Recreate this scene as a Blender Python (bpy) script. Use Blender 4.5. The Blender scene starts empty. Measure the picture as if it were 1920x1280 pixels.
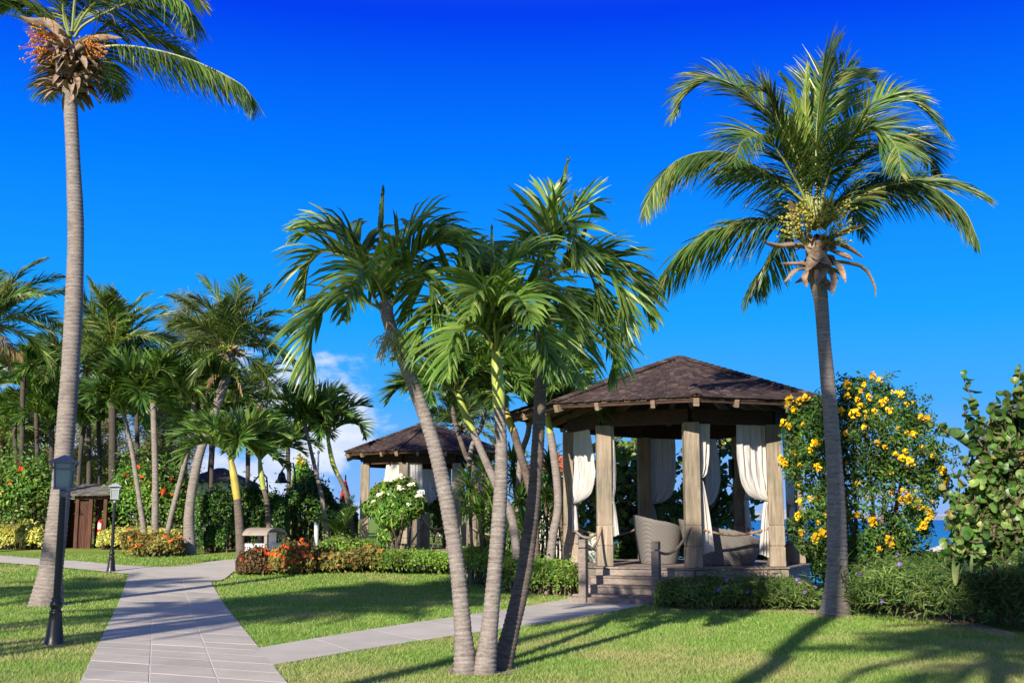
import bpy, math
import numpy as np
from mathutils import Vector
SC = bpy.context.scene
COL = SC.collection
R = math.radians
rng = np.random.default_rng(7)

# ------------------------------------------------------------------ camera
FPX, HOR, EYE = 2133.3, 972.0, 1.6          # focal length in photo pixels, horizon row, eye height
TH = math.atan((HOR - 640) / FPX)
cd = bpy.data.cameras.new('camera'); cam = bpy.data.objects.new('camera', cd); COL.objects.link(cam)
cd.lens = 40; cd.sensor_width = 36; cd.clip_end = 20000; cd.clip_start = 0.1
cam.location = (0, 0, EYE); cam.rotation_euler = (R(90) + TH, 0, 0)
SC.camera = cam
SC.view_settings.view_transform = 'Standard'; SC.view_settings.look = 'None'
SC.view_settings.exposure = 0.62; SC.view_settings.gamma = 1.0; SC.view_settings.use_curve_mapping = False

# ------------------------------------------------------------------ sun and sky
SUN_AZ = np.array([-0.39, -0.92]); SUN_AZ /= np.linalg.norm(SUN_AZ)   # towards the sun, on the ground
SUN_EL = R(24.5)
SDIR = np.array([SUN_AZ[0]*math.cos(SUN_EL), SUN_AZ[1]*math.cos(SUN_EL), math.sin(SUN_EL)])
sd = bpy.data.lights.new('sun', 'SUN'); sun = bpy.data.objects.new('sun', sd); COL.objects.link(sun)
sd.energy = 5.0; sd.angle = R(0.53); sd.color = (1.0, 0.89, 0.74)
sun.rotation_euler = Vector(tuple(SDIR)).to_track_quat('Z', 'Y').to_euler()

W = bpy.data.worlds.new('World'); SC.world = W; W.use_nodes = True
nt = W.node_tree; nt.nodes.clear()
def N(tree, kind, **kw):
    n = tree.nodes.new(kind)
    for k, v in kw.items():
        if k.startswith('i_'): n.inputs[int(k[2:])].default_value = v
        else: setattr(n, k, v)
    return n
def math_n(tree, op, a, b=None, c=None, clamp=False):
    n = tree.nodes.new('ShaderNodeMath'); n.operation = op; n.use_clamp = clamp
    for i, x in enumerate((a, b, c)):
        if x is None: continue
        if isinstance(x, (int, float)): n.inputs[i].default_value = x
        else: tree.links.new(x, n.inputs[i])
    return n.outputs[0]
def maprange(tree, x, a, b, c=0.0, d=1.0, smooth=True):
    n = tree.nodes.new('ShaderNodeMapRange'); n.interpolation_type = 'SMOOTHSTEP' if smooth else 'LINEAR'
    tree.links.new(x, n.inputs[0])
    for i, v in enumerate((a, b, c, d)): n.inputs[i+1].default_value = v
    return n.outputs[0]
def ramp(tree, x, stops):
    n = tree.nodes.new('ShaderNodeValToRGB'); e = n.color_ramp.elements
    while len(e) < len(stops): e.new(0.5)
    for i, (p, c) in enumerate(stops):
        e[i].position = p; e[i].color = (*c, 1)
    if x is not None: tree.links.new(x, n.inputs[0])
    return n.outputs[0]
def mixc(tree, fac, a, b, mode='MIX'):
    n = tree.nodes.new('ShaderNodeMix'); n.data_type = 'RGBA'; n.blend_type = mode
    for i, x in ((0, fac), (6, a), (7, b)):
        if isinstance(x, (int, float)): n.inputs[i].default_value = x
        elif isinstance(x, tuple): n.inputs[i].default_value = (*x, 1)
        else: tree.links.new(x, n.inputs[i])
    return n.outputs[2]
def build_sky():
    L = nt.links
    sky = nt.nodes.new('ShaderNodeTexSky'); sky.sky_type = 'NISHITA'; sky.sun_disc = False
    sky.sun_elevation = SUN_EL; sky.sun_rotation = math.atan2(SUN_AZ[0], SUN_AZ[1])
    skys = mixc(nt, 1.0, sky.outputs[0], (0.10, 0.10, 0.10), 'MULTIPLY')
    tc = nt.nodes.new('ShaderNodeTexCoord')
    sep = nt.nodes.new('ShaderNodeSeparateXYZ'); L.new(tc.outputs['Generated'], sep.inputs[0])
    x, y, z = sep.outputs
    k = 0.66
    C_ = lambda *c: tuple(v*k for v in c)
    grad = ramp(nt, z, [(0.0, C_(0.30, 0.50, 0.92)), (0.04, C_(0.20, 0.48, 0.98)), (0.10, C_(0.060, 0.42, 1.02)),
                        (0.17, C_(0.010, 0.37, 1.03)), (0.30, C_(0.0, 0.21, 1.02)), (0.42, C_(0.0, 0.05, 0.88)),
                        (0.50, C_(0.02, 0.08, 0.70)), (0.72, C_(0.10, 0.16, 0.36)), (1.0, C_(0.12, 0.18, 0.38))])
    # the sky is paler round the sun, behind the viewpoint
    dt = nt.nodes.new('ShaderNodeVectorMath'); dt.operation = 'DOT_PRODUCT'; L.new(tc.outputs['Generated'], dt.inputs[0]); dt.inputs[1].default_value = tuple(SDIR)
    grad = mixc(nt, maprange(nt, dt.outputs['Value'], 0.1, 0.85, 0.0, 0.28), grad, C_(0.55, 0.60, 0.76))
    base = mixc(nt, 0.997, skys, grad)
    # cumulus low over the trees, in direction space
    az = math_n(nt, 'ARCTAN2', x, y)
    cmb = nt.nodes.new('ShaderNodeCombineXYZ'); L.new(math_n(nt, 'MULTIPLY', az, 9.0), cmb.inputs[0]); L.new(math_n(nt, 'MULTIPLY', z, 17.0), cmb.inputs[1])
    cmb.inputs[2].default_value = 3.3
    nz = N(nt, 'ShaderNodeTexNoise'); nz.inputs['Scale'].default_value = 1.35; nz.inputs['Detail'].default_value = 8; nz.inputs['Roughness'].default_value = 0.56
    L.new(cmb.outputs[0], nz.inputs[0])
    lo = maprange(nt, z, 0.20, 0.11, 0.0, 1.0)
    left = maprange(nt, az, -0.03, -0.17, 0.0, 1.0)
    thr = math_n(nt, 'SUBTRACT', 0.80, math_n(nt, 'MULTIPLY', math_n(nt, 'MULTIPLY', lo, left), 0.47))
    dens = maprange(nt, math_n(nt, 'SUBTRACT', nz.outputs['Fac'], thr), 0.0, 0.17)
    nz2 = N(nt, 'ShaderNodeTexNoise'); nz2.inputs['Scale'].default_value = 3.0; nz2.inputs['Detail'].default_value = 5
    L.new(cmb.outputs[0], nz2.inputs[0])
    ccol = ramp(nt, nz2.outputs['Fac'], [(0.35, (0.40, 0.48, 0.68)), (0.62, (0.58, 0.61, 0.71))])
    col = mixc(nt, math_n(nt, 'MULTIPLY', dens, 0.9), base, ccol)
    bg = nt.nodes.new('ShaderNodeBackground'); L.new(col, bg.inputs[0]); bg.inputs[1].default_value = 1.0
    out = nt.nodes.new('ShaderNodeOutputWorld'); L.new(bg.outputs[0], out.inputs[0])
build_sky()

# ------------------------------------------------------------------ placing helpers
def ss(t):
    t = np.clip(t, 0, 1); return t*t*(3 - 2*t)
SH_Y = [-50, 0, 10, 16, 22, 27, 31, 36, 45, 60, 90, 200, 3000]
SH_X = [60, 40, 24, 15, 11.5, 9.5, 7.0, 4.5, 2.0, 1.5, 1.0, -10, -60]
def gz(x, y):
    x = np.asarray(x, float); y = np.asarray(y, float)
    rise = 0.6*ss((y - 20)/22)*ss((0.5 - x)/6)
    return rise - 4.5*ss((x - np.interp(y, SH_Y, SH_X))/4.0)
def ray(px, py):
    z = (640 - py)/FPX
    return np.array([(px - 960)/FPX, math.cos(TH) - z*math.sin(TH), math.sin(TH) + z*math.cos(TH)])
def A(px, py, Y):
    d = ray(px, py); t = Y/d[1]
    return np.array([d[0]*t, Y, EYE + d[2]*t])
def G(px, py):
    z = 0.0
    for _ in range(40):
        d = ray(px, py); t = (z - EYE)/d[2]; p = d*t
        z = 0.5*z + 0.5*float(gz(p[0], p[1]))
    return np.array([p[0], p[1], float(gz(p[0], p[1]))])
def wpx(w, Y): return w/FPX*Y
def nrm(a):
    a = np.asarray(a, float); return a/np.maximum(np.linalg.norm(a, axis=-1, keepdims=True), 1e-9)
def resample(P, n):
    P = np.asarray(P, float); Q = np.vstack([2*P[0]-P[1], P, 2*P[-1]-P[-2]])
    seg = np.linalg.norm(np.diff(P, axis=0), axis=1); s = np.r_[0, np.cumsum(seg)]
    u = np.linspace(0, s[-1], n); k = np.clip(np.searchsorted(s, u, side='right')-1, 0, len(seg)-1)
    t = ((u - s[k])/np.maximum(seg[k], 1e-9))[:, None]
    a, b, c, d = Q[k], Q[k+1], Q[k+2], Q[k+3]
    return 0.5*((2*b) + (c-a)*t + (2*a-5*b+4*c-d)*t**2 + (3*b-a-3*c+d)*t**3)

# ------------------------------------------------------------------ mesh builder
def world_loc(o):
    l = np.zeros(3)
    while o is not None:
        l = l + np.array(o.location); o = o.parent
    return l
class MB:
    def __init__(s): s.v = []; s.n = 0; s.lp = []; s.tot = []; s.mi = []
    def add(s, V, F, m=0):
        V = np.asarray(V, float).reshape(-1, 3); F = np.asarray(F, int)
        s.v.append(V); s.lp.append((F + s.n).ravel()); s.tot.append(np.full(len(F), F.shape[1])); s.mi.append(np.full(len(F), m)); s.n += len(V)
        return s
    def mesh(s, name, mats, origin=(0, 0, 0), smooth=False):
        me = bpy.data.meshes.new(name)
        V = np.vstack(s.v) - np.asarray(origin); lp = np.concatenate(s.lp); tot = np.concatenate(s.tot)
        me.vertices.add(len(V)); me.vertices.foreach_set('co', V.astype(np.float32).ravel())
        me.loops.add(len(lp)); me.loops.foreach_set('vertex_index', lp.astype(np.int32))
        me.polygons.add(len(tot)); me.polygons.foreach_set('loop_start', np.r_[0, np.cumsum(tot)[:-1]].astype(np.int32))
        me.polygons.foreach_set('material_index', np.concatenate(s.mi).astype(np.int32))
        if not isinstance(mats, (list, tuple)): mats = [mats]
        for m in mats: me.materials.append(m)
        me.polygons.foreach_set('use_smooth', np.full(len(tot), smooth))
        me.update(calc_edges=True)
        return me
    def build(s, name, mats, parent=None, loc=None, smooth=False):
        org = world_loc(parent) if parent is not None else (np.asarray(loc, float) if loc is not None else np.zeros(3))
        o = bpy.data.objects.new(name, s.mesh(name, mats, org, smooth)); COL.objects.link(o)
        if parent is not None: o.parent = parent
        elif loc is not None: o.location = tuple(float(c) for c in loc)
        return o
def thing(name, label, cat, loc, group=None):
    o = bpy.data.objects.new(name, None); COL.objects.link(o); o.empty_display_size = 0.2
    o.location = tuple(float(c) for c in loc)
    return tag(o, label, cat, group)
def tag(o, label, cat, group=None, kind=None):
    if label: o['label'] = label
    if cat: o['category'] = cat
    if group: o['group'] = group
    if kind: o['kind'] = kind
    return o
def struct(o):
    o['kind'] = 'structure'; return o
def inst(me, name, parent=None, loc=(0, 0, 0), rot=(0, 0, 0), sc=1.0):
    """another object on a shared mesh, at a world place (parents carry no turn)"""
    o = bpy.data.objects.new(name, me); COL.objects.link(o)
    o.location = tuple(float(c) for c in (np.asarray(loc) - (world_loc(parent) if parent is not None else 0)))
    if parent is not None: o.parent = parent
    o.rotation_euler = rot; o.scale = (sc, sc, sc) if isinstance(sc, (int, float)) else sc
    return o
def bevel(o, w, seg=2):
    m = o.modifiers.new('bevel', 'BEVEL'); m.width = w; m.segments = seg; m.limit_method = 'ANGLE'; m.angle_limit = R(40)
    return o

BOXF = np.array([[0, 3, 2, 1], [4, 5, 6, 7], [0, 1, 5, 4], [1, 2, 6, 5], [2, 3, 7, 6], [3, 0, 4, 7]])
def box(mb, c, s, rz=0.0, m=0, taper=1.0, M=None):
    x, y, z = np.asarray(s, float)/2
    V = np.array([[-x, -y, -z], [x, -y, -z], [x, y, -z], [-x, y, -z], [-x*taper, -y*taper, z], [x*taper, -y*taper, z], [x*taper, y*taper, z], [-x*taper, y*taper, z]])
    if M is not None: V = V @ np.asarray(M, float)          # rows of M: the box's own axes in the world
    elif rz:
        c_, s_ = math.cos(rz), math.sin(rz); V = np.c_[V[:, 0]*c_ - V[:, 1]*s_, V[:, 0]*s_ + V[:, 1]*c_, V[:, 2]]
    mb.add(V + np.asarray(c, float), BOXF, m); return mb
def bar(mb, a, b, w, h, m=0, up=(0, 0, 1)):
    a = np.asarray(a, float); b = np.asarray(b, float); t = nrm(b - a); s = nrm(np.cross(t, up)); u = np.cross(s, t)
    return box(mb, (a + b)/2, (np.linalg.norm(b - a), w, h), m=m, M=np.array([t, s, u]))
def frames(P):
    T = nrm(np.gradient(P, axis=0)); S = np.zeros_like(P)
    s = np.array([1.0, 0, 0]) if abs(T[0][0]) < 0.8 else np.array([0, 1.0, 0])
    for i in range(len(P)):
        s = s - T[i]*np.dot(s, T[i]); s = s/np.linalg.norm(s); S[i] = s
    return T, S, np.cross(T, S)
def tube(mb, P, r, seg=10, m=0, cap=True):
    P = np.asarray(P, float); n = len(P); r = np.broadcast_to(np.asarray(r, float), (n,))
    T, S, B = frames(P); a = np.linspace(0, 2*np.pi, seg, endpoint=False)
    V = P[:, None] + r[:, None, None]*(np.cos(a)[None, :, None]*S[:, None] + np.sin(a)[None, :, None]*B[:, None])
    i = np.arange(n-1)[:, None]*seg; j = np.arange(seg)[None]; k = (j+1) % seg
    F = np.stack([i+j, i+k, i+k+seg, i+j+seg], -1).reshape(-1, 4)
    mb.add(V.reshape(-1, 3), F, m)
    if cap:
        mb.add(V[0], [list(range(seg))[::-1]], m); mb.add(V[-1], [list(range(seg))], m)
    return mb
def lathe(mb, prof, c, seg=24, m=0, sx=1.0, sy=1.0):
    prof = np.asarray(prof, float); n = len(prof); a = np.linspace(0, 2*np.pi, seg, endpoint=False)
    V = np.stack([np.outer(prof[:, 0], np.cos(a))*sx, np.outer(prof[:, 0], np.sin(a))*sy, np.repeat(prof[:, 1:2], seg, 1)], -1) + np.asarray(c, float)
    i = np.arange(n-1)[:, None]*seg; j = np.arange(seg)[None]; k = (j+1) % seg
    mb.add(V.reshape(-1, 3), np.stack([i+j, i+k, i+k+seg, i+j+seg], -1).reshape(-1, 4), m); return mb
def grid_faces(nu, nv):
    i = np.arange(nu-1)[:, None]*nv; j = np.arange(nv-1)[None]
    return np.stack([i+j, i+nv+j, i+nv+j+1, i+j+1], -1).reshape(-1, 4)
def rot2(p, a): return np.array([p[0]*math.cos(a) - p[1]*math.sin(a), p[0]*math.sin(a) + p[1]*math.cos(a)])

# ------------------------------------------------------------------ materials
def mat(name):
    m = bpy.data.materials.new(name); m.use_nodes = True; t = m.node_tree
    return m, t, t.nodes['Principled BSDF'], t.nodes['Material Output']
def noise(t, vec, scale, detail=4, rough=0.55, dist=0.0):
    n = t.nodes.new('ShaderNodeTexNoise'); n.inputs['Scale'].default_value = scale; n.inputs['Detail'].default_value = detail
    n.inputs['Roughness'].default_value = rough; n.inputs['Distortion'].default_value = dist
    if vec is not None: t.links.new(vec, n.inputs['Vector'])
    return n.outputs['Fac']
def mapping(t, vec, sc=(1, 1, 1), rot=(0, 0, 0)):
    n = t.nodes.new('ShaderNodeMapping'); n.inputs['Scale'].default_value = sc; n.inputs['Rotation'].default_value = rot
    t.links.new(vec, n.inputs[0]); return n.outputs[0]
def coords(t, kind='Object'): return t.nodes.new('ShaderNodeTexCoord').outputs[kind]
def wpos(t): return t.nodes.new('ShaderNodeNewGeometry').outputs['Position']
def island(t): return t.nodes.new('ShaderNodeNewGeometry').outputs['Random Per Island']
def bump(t, bs, h, strength=0.4, dist=0.02):
    b = t.nodes.new('ShaderNodeBump'); b.inputs['Strength'].default_value = strength; b.inputs['Distance'].default_value = dist
    t.links.new(h, b.inputs['Height']); t.links.new(b.outputs[0], bs.inputs['Normal'])
LEAF = 1.6
def leaf_mat(name, cols, trans=0.30, rough=0.45, spec=0.4, patch=1.2, tr_boost=1.5, amp=0.45):
    """leaf: each leaf its own tone (cols are ramp stops), thin enough to let some sun through"""
    m, t, bs, out = mat(name)
    c = ramp(t, island(t), [(p_, tuple(v*LEAF for v in c_)) for p_, c_ in cols])
    nz = noise(t, wpos(t), patch, 3)
    hsv = t.nodes.new('ShaderNodeHueSaturation'); t.links.new(c, hsv.inputs['Color'])
    t.links.new(maprange(t, nz, 0.3, 0.7, 1-amp, 1+amp), hsv.inputs['Value'])
    t.links.new(maprange(t, noise(t, wpos(t), patch*2.3, 2), 0.3, 0.7, 0.485, 0.515), hsv.inputs['Hue'])
    c = hsv.outputs[0]
    t.links.new(c, bs.inputs['Base Color']); bs.inputs['Roughness'].default_value = rough; bs.inputs['Specular IOR Level'].default_value = spec
    tr = t.nodes.new('ShaderNodeBsdfTranslucent')
    t.links.new(mixc(t, 1.0, c, (tr_boost*1.15, tr_boost, tr_boost*0.45), 'MULTIPLY'), tr.inputs[0])
    mx = t.nodes.new('ShaderNodeMixShader'); mx.inputs[0].default_value = trans
    t.links.new(bs.outputs[0], mx.inputs[1]); t.links.new(tr.outputs[0], mx.inputs[2]); t.links.new(mx.outputs[0], out.inputs[0])
    return m
def plain(name, col, rough=0.6, metal=0.0, var=0.12, sc=6.0, spec=0.5, bmp=0.0):
    m, t, bs, out = mat(name)
    nz = noise(t, coords(t), sc, 5)
    c = mixc(t, 1.0, col, ramp(t, nz, [(0.3, (1-var,)*3), (0.7, (1+var,)*3)]), 'MULTIPLY')
    t.links.new(c, bs.inputs['Base Color']); bs.inputs['Roughness'].default_value = rough; bs.inputs['Metallic'].default_value = metal
    bs.inputs['Specular IOR Level'].default_value = spec
    if bmp: bump(t, bs, noise(t, coords(t), sc*8, 4), bmp, 0.01)
    return m
def wood(name, c1, c2, axis=2, rough=0.75, grain=1.0, isl=0.25):
    m, t, bs, out = mat(name)
    sc = [9*grain]*3; sc[axis] = 0.7
    v = mapping(t, coords(t), tuple(sc))
    g = noise(t, v, 2.2, 8, 0.65, 0.6)
    big = noise(t, coords(t), 1.1, 4)
    c = ramp(t, g, [(0.30, c1), (0.66, c2)])
    c = mixc(t, 1.0, c, ramp(t, big, [(0.3, (0.62, 0.64, 0.62)), (0.65, (1.15, 1.1, 1.05))]), 'MULTIPLY')
    c = mixc(t, 1.0, c, ramp(t, island(t), [(0.0, (1-isl,)*3), (1.0, (1+isl,)*3)]), 'MULTIPLY')
    t.links.new(c, bs.inputs['Base Color']); bs.inputs['Roughness'].default_value = rough; bs.inputs['Specular IOR Level'].default_value = 0.25
    bump(t, bs, g, 0.5, 0.012)
    return m
def bark(name, c1, c2, c3, ring=7.0):
    m, t, bs, out = mat(name)
    p = coords(t)
    v = mapping(t, p, (2.5, 2.5, ring*2.6)); g = noise(t, v, 2.0, 6, 0.62, 0.8)
    spots = noise(t, p, 2.2, 6, 0.65)
    fine = noise(t, p, 38, 4, 0.7)
    c = ramp(t, g, [(0.28, c1), (0.5, c2), (0.72, c3)])
    c = mixc(t, maprange(t, spots, 0.52, 0.68, 0, 0.65), c, c1)
    c = mixc(t, 1.0, c, ramp(t, fine, [(0.3, (0.75,)*3), (0.7, (1.2,)*3)]), 'MULTIPLY')
    t.links.new(c, bs.inputs['Base Color']); bs.inputs['Roughness'].default_value = 0.85; bs.inputs['Specular IOR Level'].default_value = 0.2
    h = math_n(t, 'ADD', g, math_n(t, 'MULTIPLY', fine, 0.5)); bump(t, bs, h, 0.6, 0.02)
    return m

M = {}
M['coco'] = leaf_mat('coconut_leaf', [(0, (0.024, 0.058, 0.016)), (0.5, (0.052, 0.105, 0.024)), (0.85, (0.11, 0.155, 0.034)), (1, (0.25, 0.21, 0.07))], 0.30, 0.36, 0.5, 0.8)
M['coco_light'] = leaf_mat('young_coconut_leaf', [(0, (0.09, 0.15, 0.025)), (1, (0.16, 0.23, 0.04))], 0.35, 0.4)
M['adon'] = leaf_mat('palm_leaf', [(0, (0.038, 0.082, 0.016)), (0.5, (0.088, 0.158, 0.030)), (0.9, (0.155, 0.22, 0.05)), (1, (0.26, 0.25, 0.09))], 0.32, 0.36, 0.5, 1.5)
M['adon_far'] = leaf_mat('garden_palm_leaf', [(0, (0.022, 0.058, 0.013)), (0.6, (0.055, 0.115, 0.022)), (1, (0.13, 0.20, 0.04))], 0.28, 0.4, 0.45, 0.9)
M['rachis'] = plain('leaf_stalk', (0.20, 0.24, 0.05), 0.5)
M['shaft'] = plain('crownshaft', (0.34, 0.40, 0.075), 0.4, sc=3, var=0.22)
M['shaft_y'] = plain('yellow_crownshaft', (0.42, 0.34, 0.06), 0.45, sc=3, var=0.25)
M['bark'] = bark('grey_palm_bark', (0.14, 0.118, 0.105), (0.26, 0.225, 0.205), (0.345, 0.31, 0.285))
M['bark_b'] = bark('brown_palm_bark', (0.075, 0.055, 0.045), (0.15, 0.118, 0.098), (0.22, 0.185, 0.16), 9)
M['bark_shaded'] = bark('shaded_palm_bark', (0.045, 0.036, 0.03), (0.085, 0.07, 0.06), (0.13, 0.11, 0.095), 9)  # bark darkened to stand in for shade on the far trunks
M['dead'] = leaf_mat('dead_palm_leaf', [(0, (0.11, 0.075, 0.04)), (1, (0.24, 0.17, 0.09))], 0.2, 0.7, 0.2)
M['husk'] = bark('dry_husk', (0.13, 0.085, 0.06), (0.33, 0.235, 0.165), (0.46, 0.35, 0.26), 2)
M['flower_stem'] = plain('orange_flower_stem', (0.50, 0.17, 0.035), 0.6, var=0.3)
M['nut'] = plain('young_coconut', (0.42, 0.36, 0.06), 0.5, var=0.3)
M['nut_o'] = plain('orange_coconut', (0.55, 0.24, 0.04), 0.5, var=0.3)

# ------------------------------------------------------------------ ground, sea, paths
def ground_mat():
    m, t, bs, out = mat('lawn_ground')
    p = wpos(t)
    c = ramp(t, noise(t, p, 0.55, 5, 0.6), [(0.30, (0.24, 0.33, 0.06)), (0.50, (0.18, 0.31, 0.05)), (0.70, (0.36, 0.35, 0.11))])
    c = mixc(t, 1.0, c, ramp(t, noise(t, p, 22, 6, 0.75), [(0.3, (0.6,)*3), (0.7, (1.3,)*3)]), 'MULTIPLY')
    t.links.new(c, bs.inputs['Base Color']); bs.inputs['Roughness'].default_value = 0.95; bs.inputs['Specular IOR Level'].default_value = 0.05
    bump(t, bs, noise(t, p, 30, 5, 0.7), 0.6, 0.03)
    return m
xs = np.unique(np.r_[-3000, -1200, -500, -250, -140, np.arange(-90, -20, 4), np.arange(-20, 34, 0.75), np.arange(36, 80, 6), 140, 300, 800, 3000])
ys = np.unique(np.r_[-300, -120, -60, -30, np.arange(-16, 66, 0.75), np.arange(68, 130, 5), 180, 300, 700, 1500, 4000])
gx, gy = np.meshgrid(xs, ys, indexing='ij')
mb = MB().add(np.c_[gx.ravel(), gy.ravel(), gz(gx, gy).ravel()], grid_faces(len(xs), len(ys))[:, ::-1])
lawn = struct(mb.build('lawn', ground_mat(), smooth=True))
if lawn.data.polygons[0].normal.z < 0: lawn.data.flip_normals()

def sea_mat():
    m, t, bs, out = mat('sea_water')
    p = wpos(t)
    sep = t.nodes.new('ShaderNodeSeparateXYZ'); t.links.new(p, sep.inputs[0])
    c = ramp(t, maprange(t, sep.outputs[1], 60, 900, 0, 1, False), [(0.0, (0.010, 0.19, 0.30)), (0.25, (0.004, 0.12, 0.27)), (1.0, (0.002, 0.07, 0.24))])
    c = mixc(t, 1.0, c, ramp(t, noise(t, mapping(t, p, (0.02, 0.09, 1)), 1.0, 4), [(0.35, (0.8,)*3), (0.65, (1.2,)*3)]), 'MULTIPLY')
    t.links.new(c, bs.inputs['Base Color']); bs.inputs['Roughness'].default_value = 0.25; bs.inputs['Specular IOR Level'].default_value = 0.3
    bump(t, bs, noise(t, mapping(t, p, (0.35, 1.0, 1)), 0.8, 5, 0.6), 0.7, 0.4)
    return m
mb = MB(); mb.add([[-9000, 14, -2.6], [9000, 14, -2.6], [9000, 16000, -2.6], [-9000, 16000, -2.6]], [[0, 1, 2, 3]])
struct(mb.build('sea', sea_mat()))
# low island on the horizon
mb = MB(); n = 80; xx = np.linspace(-200, 3600, n)
hh = 8 + 26*np.abs(np.sin(xx*0.0035 + 1))*np.abs(np.sin(xx*0.0011 + 0.4)) + rng.uniform(0, 5, n); hh[0] = hh[-1] = -3
V = np.r_[np.c_[xx, np.full(n, 4200.), np.full(n, -3.)], np.c_[xx, np.full(n, 4330.), hh], np.c_[xx, np.full(n, 4600.), np.full(n, -3.)]]
mb.add(V, grid_faces(3, n)); struct(mb.build('hills', plain('far_shore', (0.30, 0.33, 0.36), 0.9, sc=0.02, var=0.35)))

def slab_mat(name, c1, c2, streak=0.0):
    m, t, bs, out = mat(name)
    p = wpos(t)
    c = ramp(t, noise(t, p, 1.3, 5, 0.6), [(0.3, c1), (0.7, c2)])
    c = mixc(t, 1.0, c, ramp(t, island(t), [(0, (0.90, 0.89, 0.89)), (1, (1.08, 1.08, 1.06))]), 'MULTIPLY')
    c = mixc(t, 1.0, c, ramp(t, noise(t, p, 60, 4, 0.7), [(0.3, (0.86,)*3), (0.7, (1.12,)*3)]), 'MULTIPLY')
    c = mixc(t, maprange(t, noise(t, p, 0.5, 6, 0.7), 0.50, 0.72, 0, 0.42), c, tuple(x*0.60 for x in c1))
    c = mixc(t, maprange(t, noise(t, p, 2.6, 7, 0.75), 0.60, 0.72, 0, 0.35), c, (0.26, 0.215, 0.155))
    if streak:
        s = noise(t, mapping(t, p, (1.0, 14, 1), (0, 0, R(-25))), 1.2, 3)
        c = mixc(t, maprange(t, s, 0.60, 0.72, 0, streak), c, tuple(min(1, x*1.35) for x in c2))
    t.links.new(c, bs.inputs['Base Color']); bs.inputs['Roughness'].default_value = 0.85; bs.inputs['Specular IOR Level'].default_value = 0.2
    bump(t, bs, noise(t, p, 45, 4), 0.25, 0.01)
    return m
M['slab'] = slab_mat('concrete_slab', (0.43, 0.40, 0.345), (0.53, 0.495, 0.43))
M['slab2'] = slab_mat('pale_paving', (0.46, 0.43, 0.375), (0.56, 0.525, 0.46), 0.35)
M['joint'] = plain('joint_mortar', (0.60, 0.56, 0.51), 0.9, sc=20)

PATHS = []       # outlines on the ground, for keeping the grass off
def strip(name, Lp, Rp, mt, dz=0.02, nu=40, nv=6):
    Lp = resample(np.asarray(Lp), nu); Rp = resample(np.asarray(Rp), nu)
    t = np.linspace(0, 1, nv)[None, :, None]
    P = Lp[:, None]*(1-t) + Rp[:, None]*t; P = P.reshape(-1, 3); P[:, 2] = gz(P[:, 0], P[:, 1]) + dz
    o = MB().add(P, grid_faces(nu, nv)).build(name, mt)
    if o.data.polygons[0].normal.z < 0: o.data.flip_normals()
    PATHS.append(np.r_[Lp[:, :2], Rp[::-1, :2]])
    return struct(o)
# main path: base sheet of mortar, slabs laid on it in three columns
pl0, pl1 = G(150, 1280), G(243, 1072); pr0, pr1 = G(537, 1280), G(393, 1086)
dl = nrm(pl1 - pl0); dr = nrm(pr1 - pr0); dd = nrm(dl + dr)
Lp = [pl0 - dd*14, pl0, (pl0+pl1)/2, pl1]; Rp = [pr0 - dd*14, pr0, (pr0+pr1)/2, pr1]
strip('path', Lp, Rp, M['joint'], 0.018, 60, 5)
def slabs(Lp, Rp, ncol, step, gap, mt, name, wob=0.0):
    mb = MB(); n = int(np.linalg.norm(Lp[-1]-Lp[0])/step)
    Lq = resample(np.asarray(Lp), n+1); Rq = resample(np.asarray(Rp), n+1)
    for i in range(n):
        for j in range(ncol):
            a, b = j/ncol, (j+1)/ncol
            q = np.array([Lq[i]*(1-a)+Rq[i]*a, Lq[i]*(1-b)+Rq[i]*b, Lq[i+1]*(1-b)+Rq[i+1]*b, Lq[i+1]*(1-a)+Rq[i+1]*a])
            c = q.mean(0)
            d = q - c; ln = np.linalg.norm(d, axis=1, keepdims=True); q = c + d*(1 - gap/ln)
            z = gz(q[:, 0], q[:, 1]) + 0.023 + rng.normal(0, 0.0008)
            top = np.c_[q[:, :2], z]; bot = np.c_[q[:, :2], z - 0.02]
            mb.add(np.r_[bot, top], BOXF)
    return struct(mb.build(name, mt))
slabs(Lp, Rp, 3, 0.66, 0.013, M['slab'], 'path')
# branch path to the pavilion steps
bu = [G(470, 1219), G(640, 1190), G(800, 1165), G(960, 1142), G(1062, 1124)]
bl = [G(512, 1249), G(690, 1218), G(880, 1189), G(1080, 1160), G(1222, 1133)]
bu[0] = bu[0]*0.985 + pr0*0.0 + 0.015*bu[0]
strip('path', bu, bl, M['joint'], 0.014, 50, 5)
slabs(bu, bl, 1, 1.25, 0.010, M['slab2'], 'path')
# crossing at the far end: to the left and curving away to the right
strip('path', [G(-60, 1037), G(60, 1047), G(150, 1053), G(230, 1060), G(330, 1063), G(400, 1053), G(446, 1048), G(520, 1040)],
      [G(-60, 1051), G(60, 1060), G(150, 1068), G(243, 1077), G(395, 1091), G(440, 1072), G(475, 1062), G(540, 1048)], M['slab2'], 0.024, 60, 6)
# bare sand along the hedge on the right
M['sand'] = plain('bare_sand', (0.42, 0.33, 0.24), 0.95, sc=3, var=0.2, bmp=0.3)
def sandstrip(a):
    a = [G(*p) for p in a]; n = len(a)//2
    strip('soil', a[:n], a[n:], M['sand'], 0.012, 30, 4); PATHS.pop()
sandstrip([(1590, 1152), (1680, 1158), (1780, 1172), (1900, 1200), (1592, 1143), (1680, 1146), (1785, 1158), (1905, 1188)])
sandstrip([(1240, 1143), (1330, 1146), (1420, 1147), (1530, 1150), (1240, 1136), (1330, 1137), (1420, 1138), (1530, 1140)])

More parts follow.
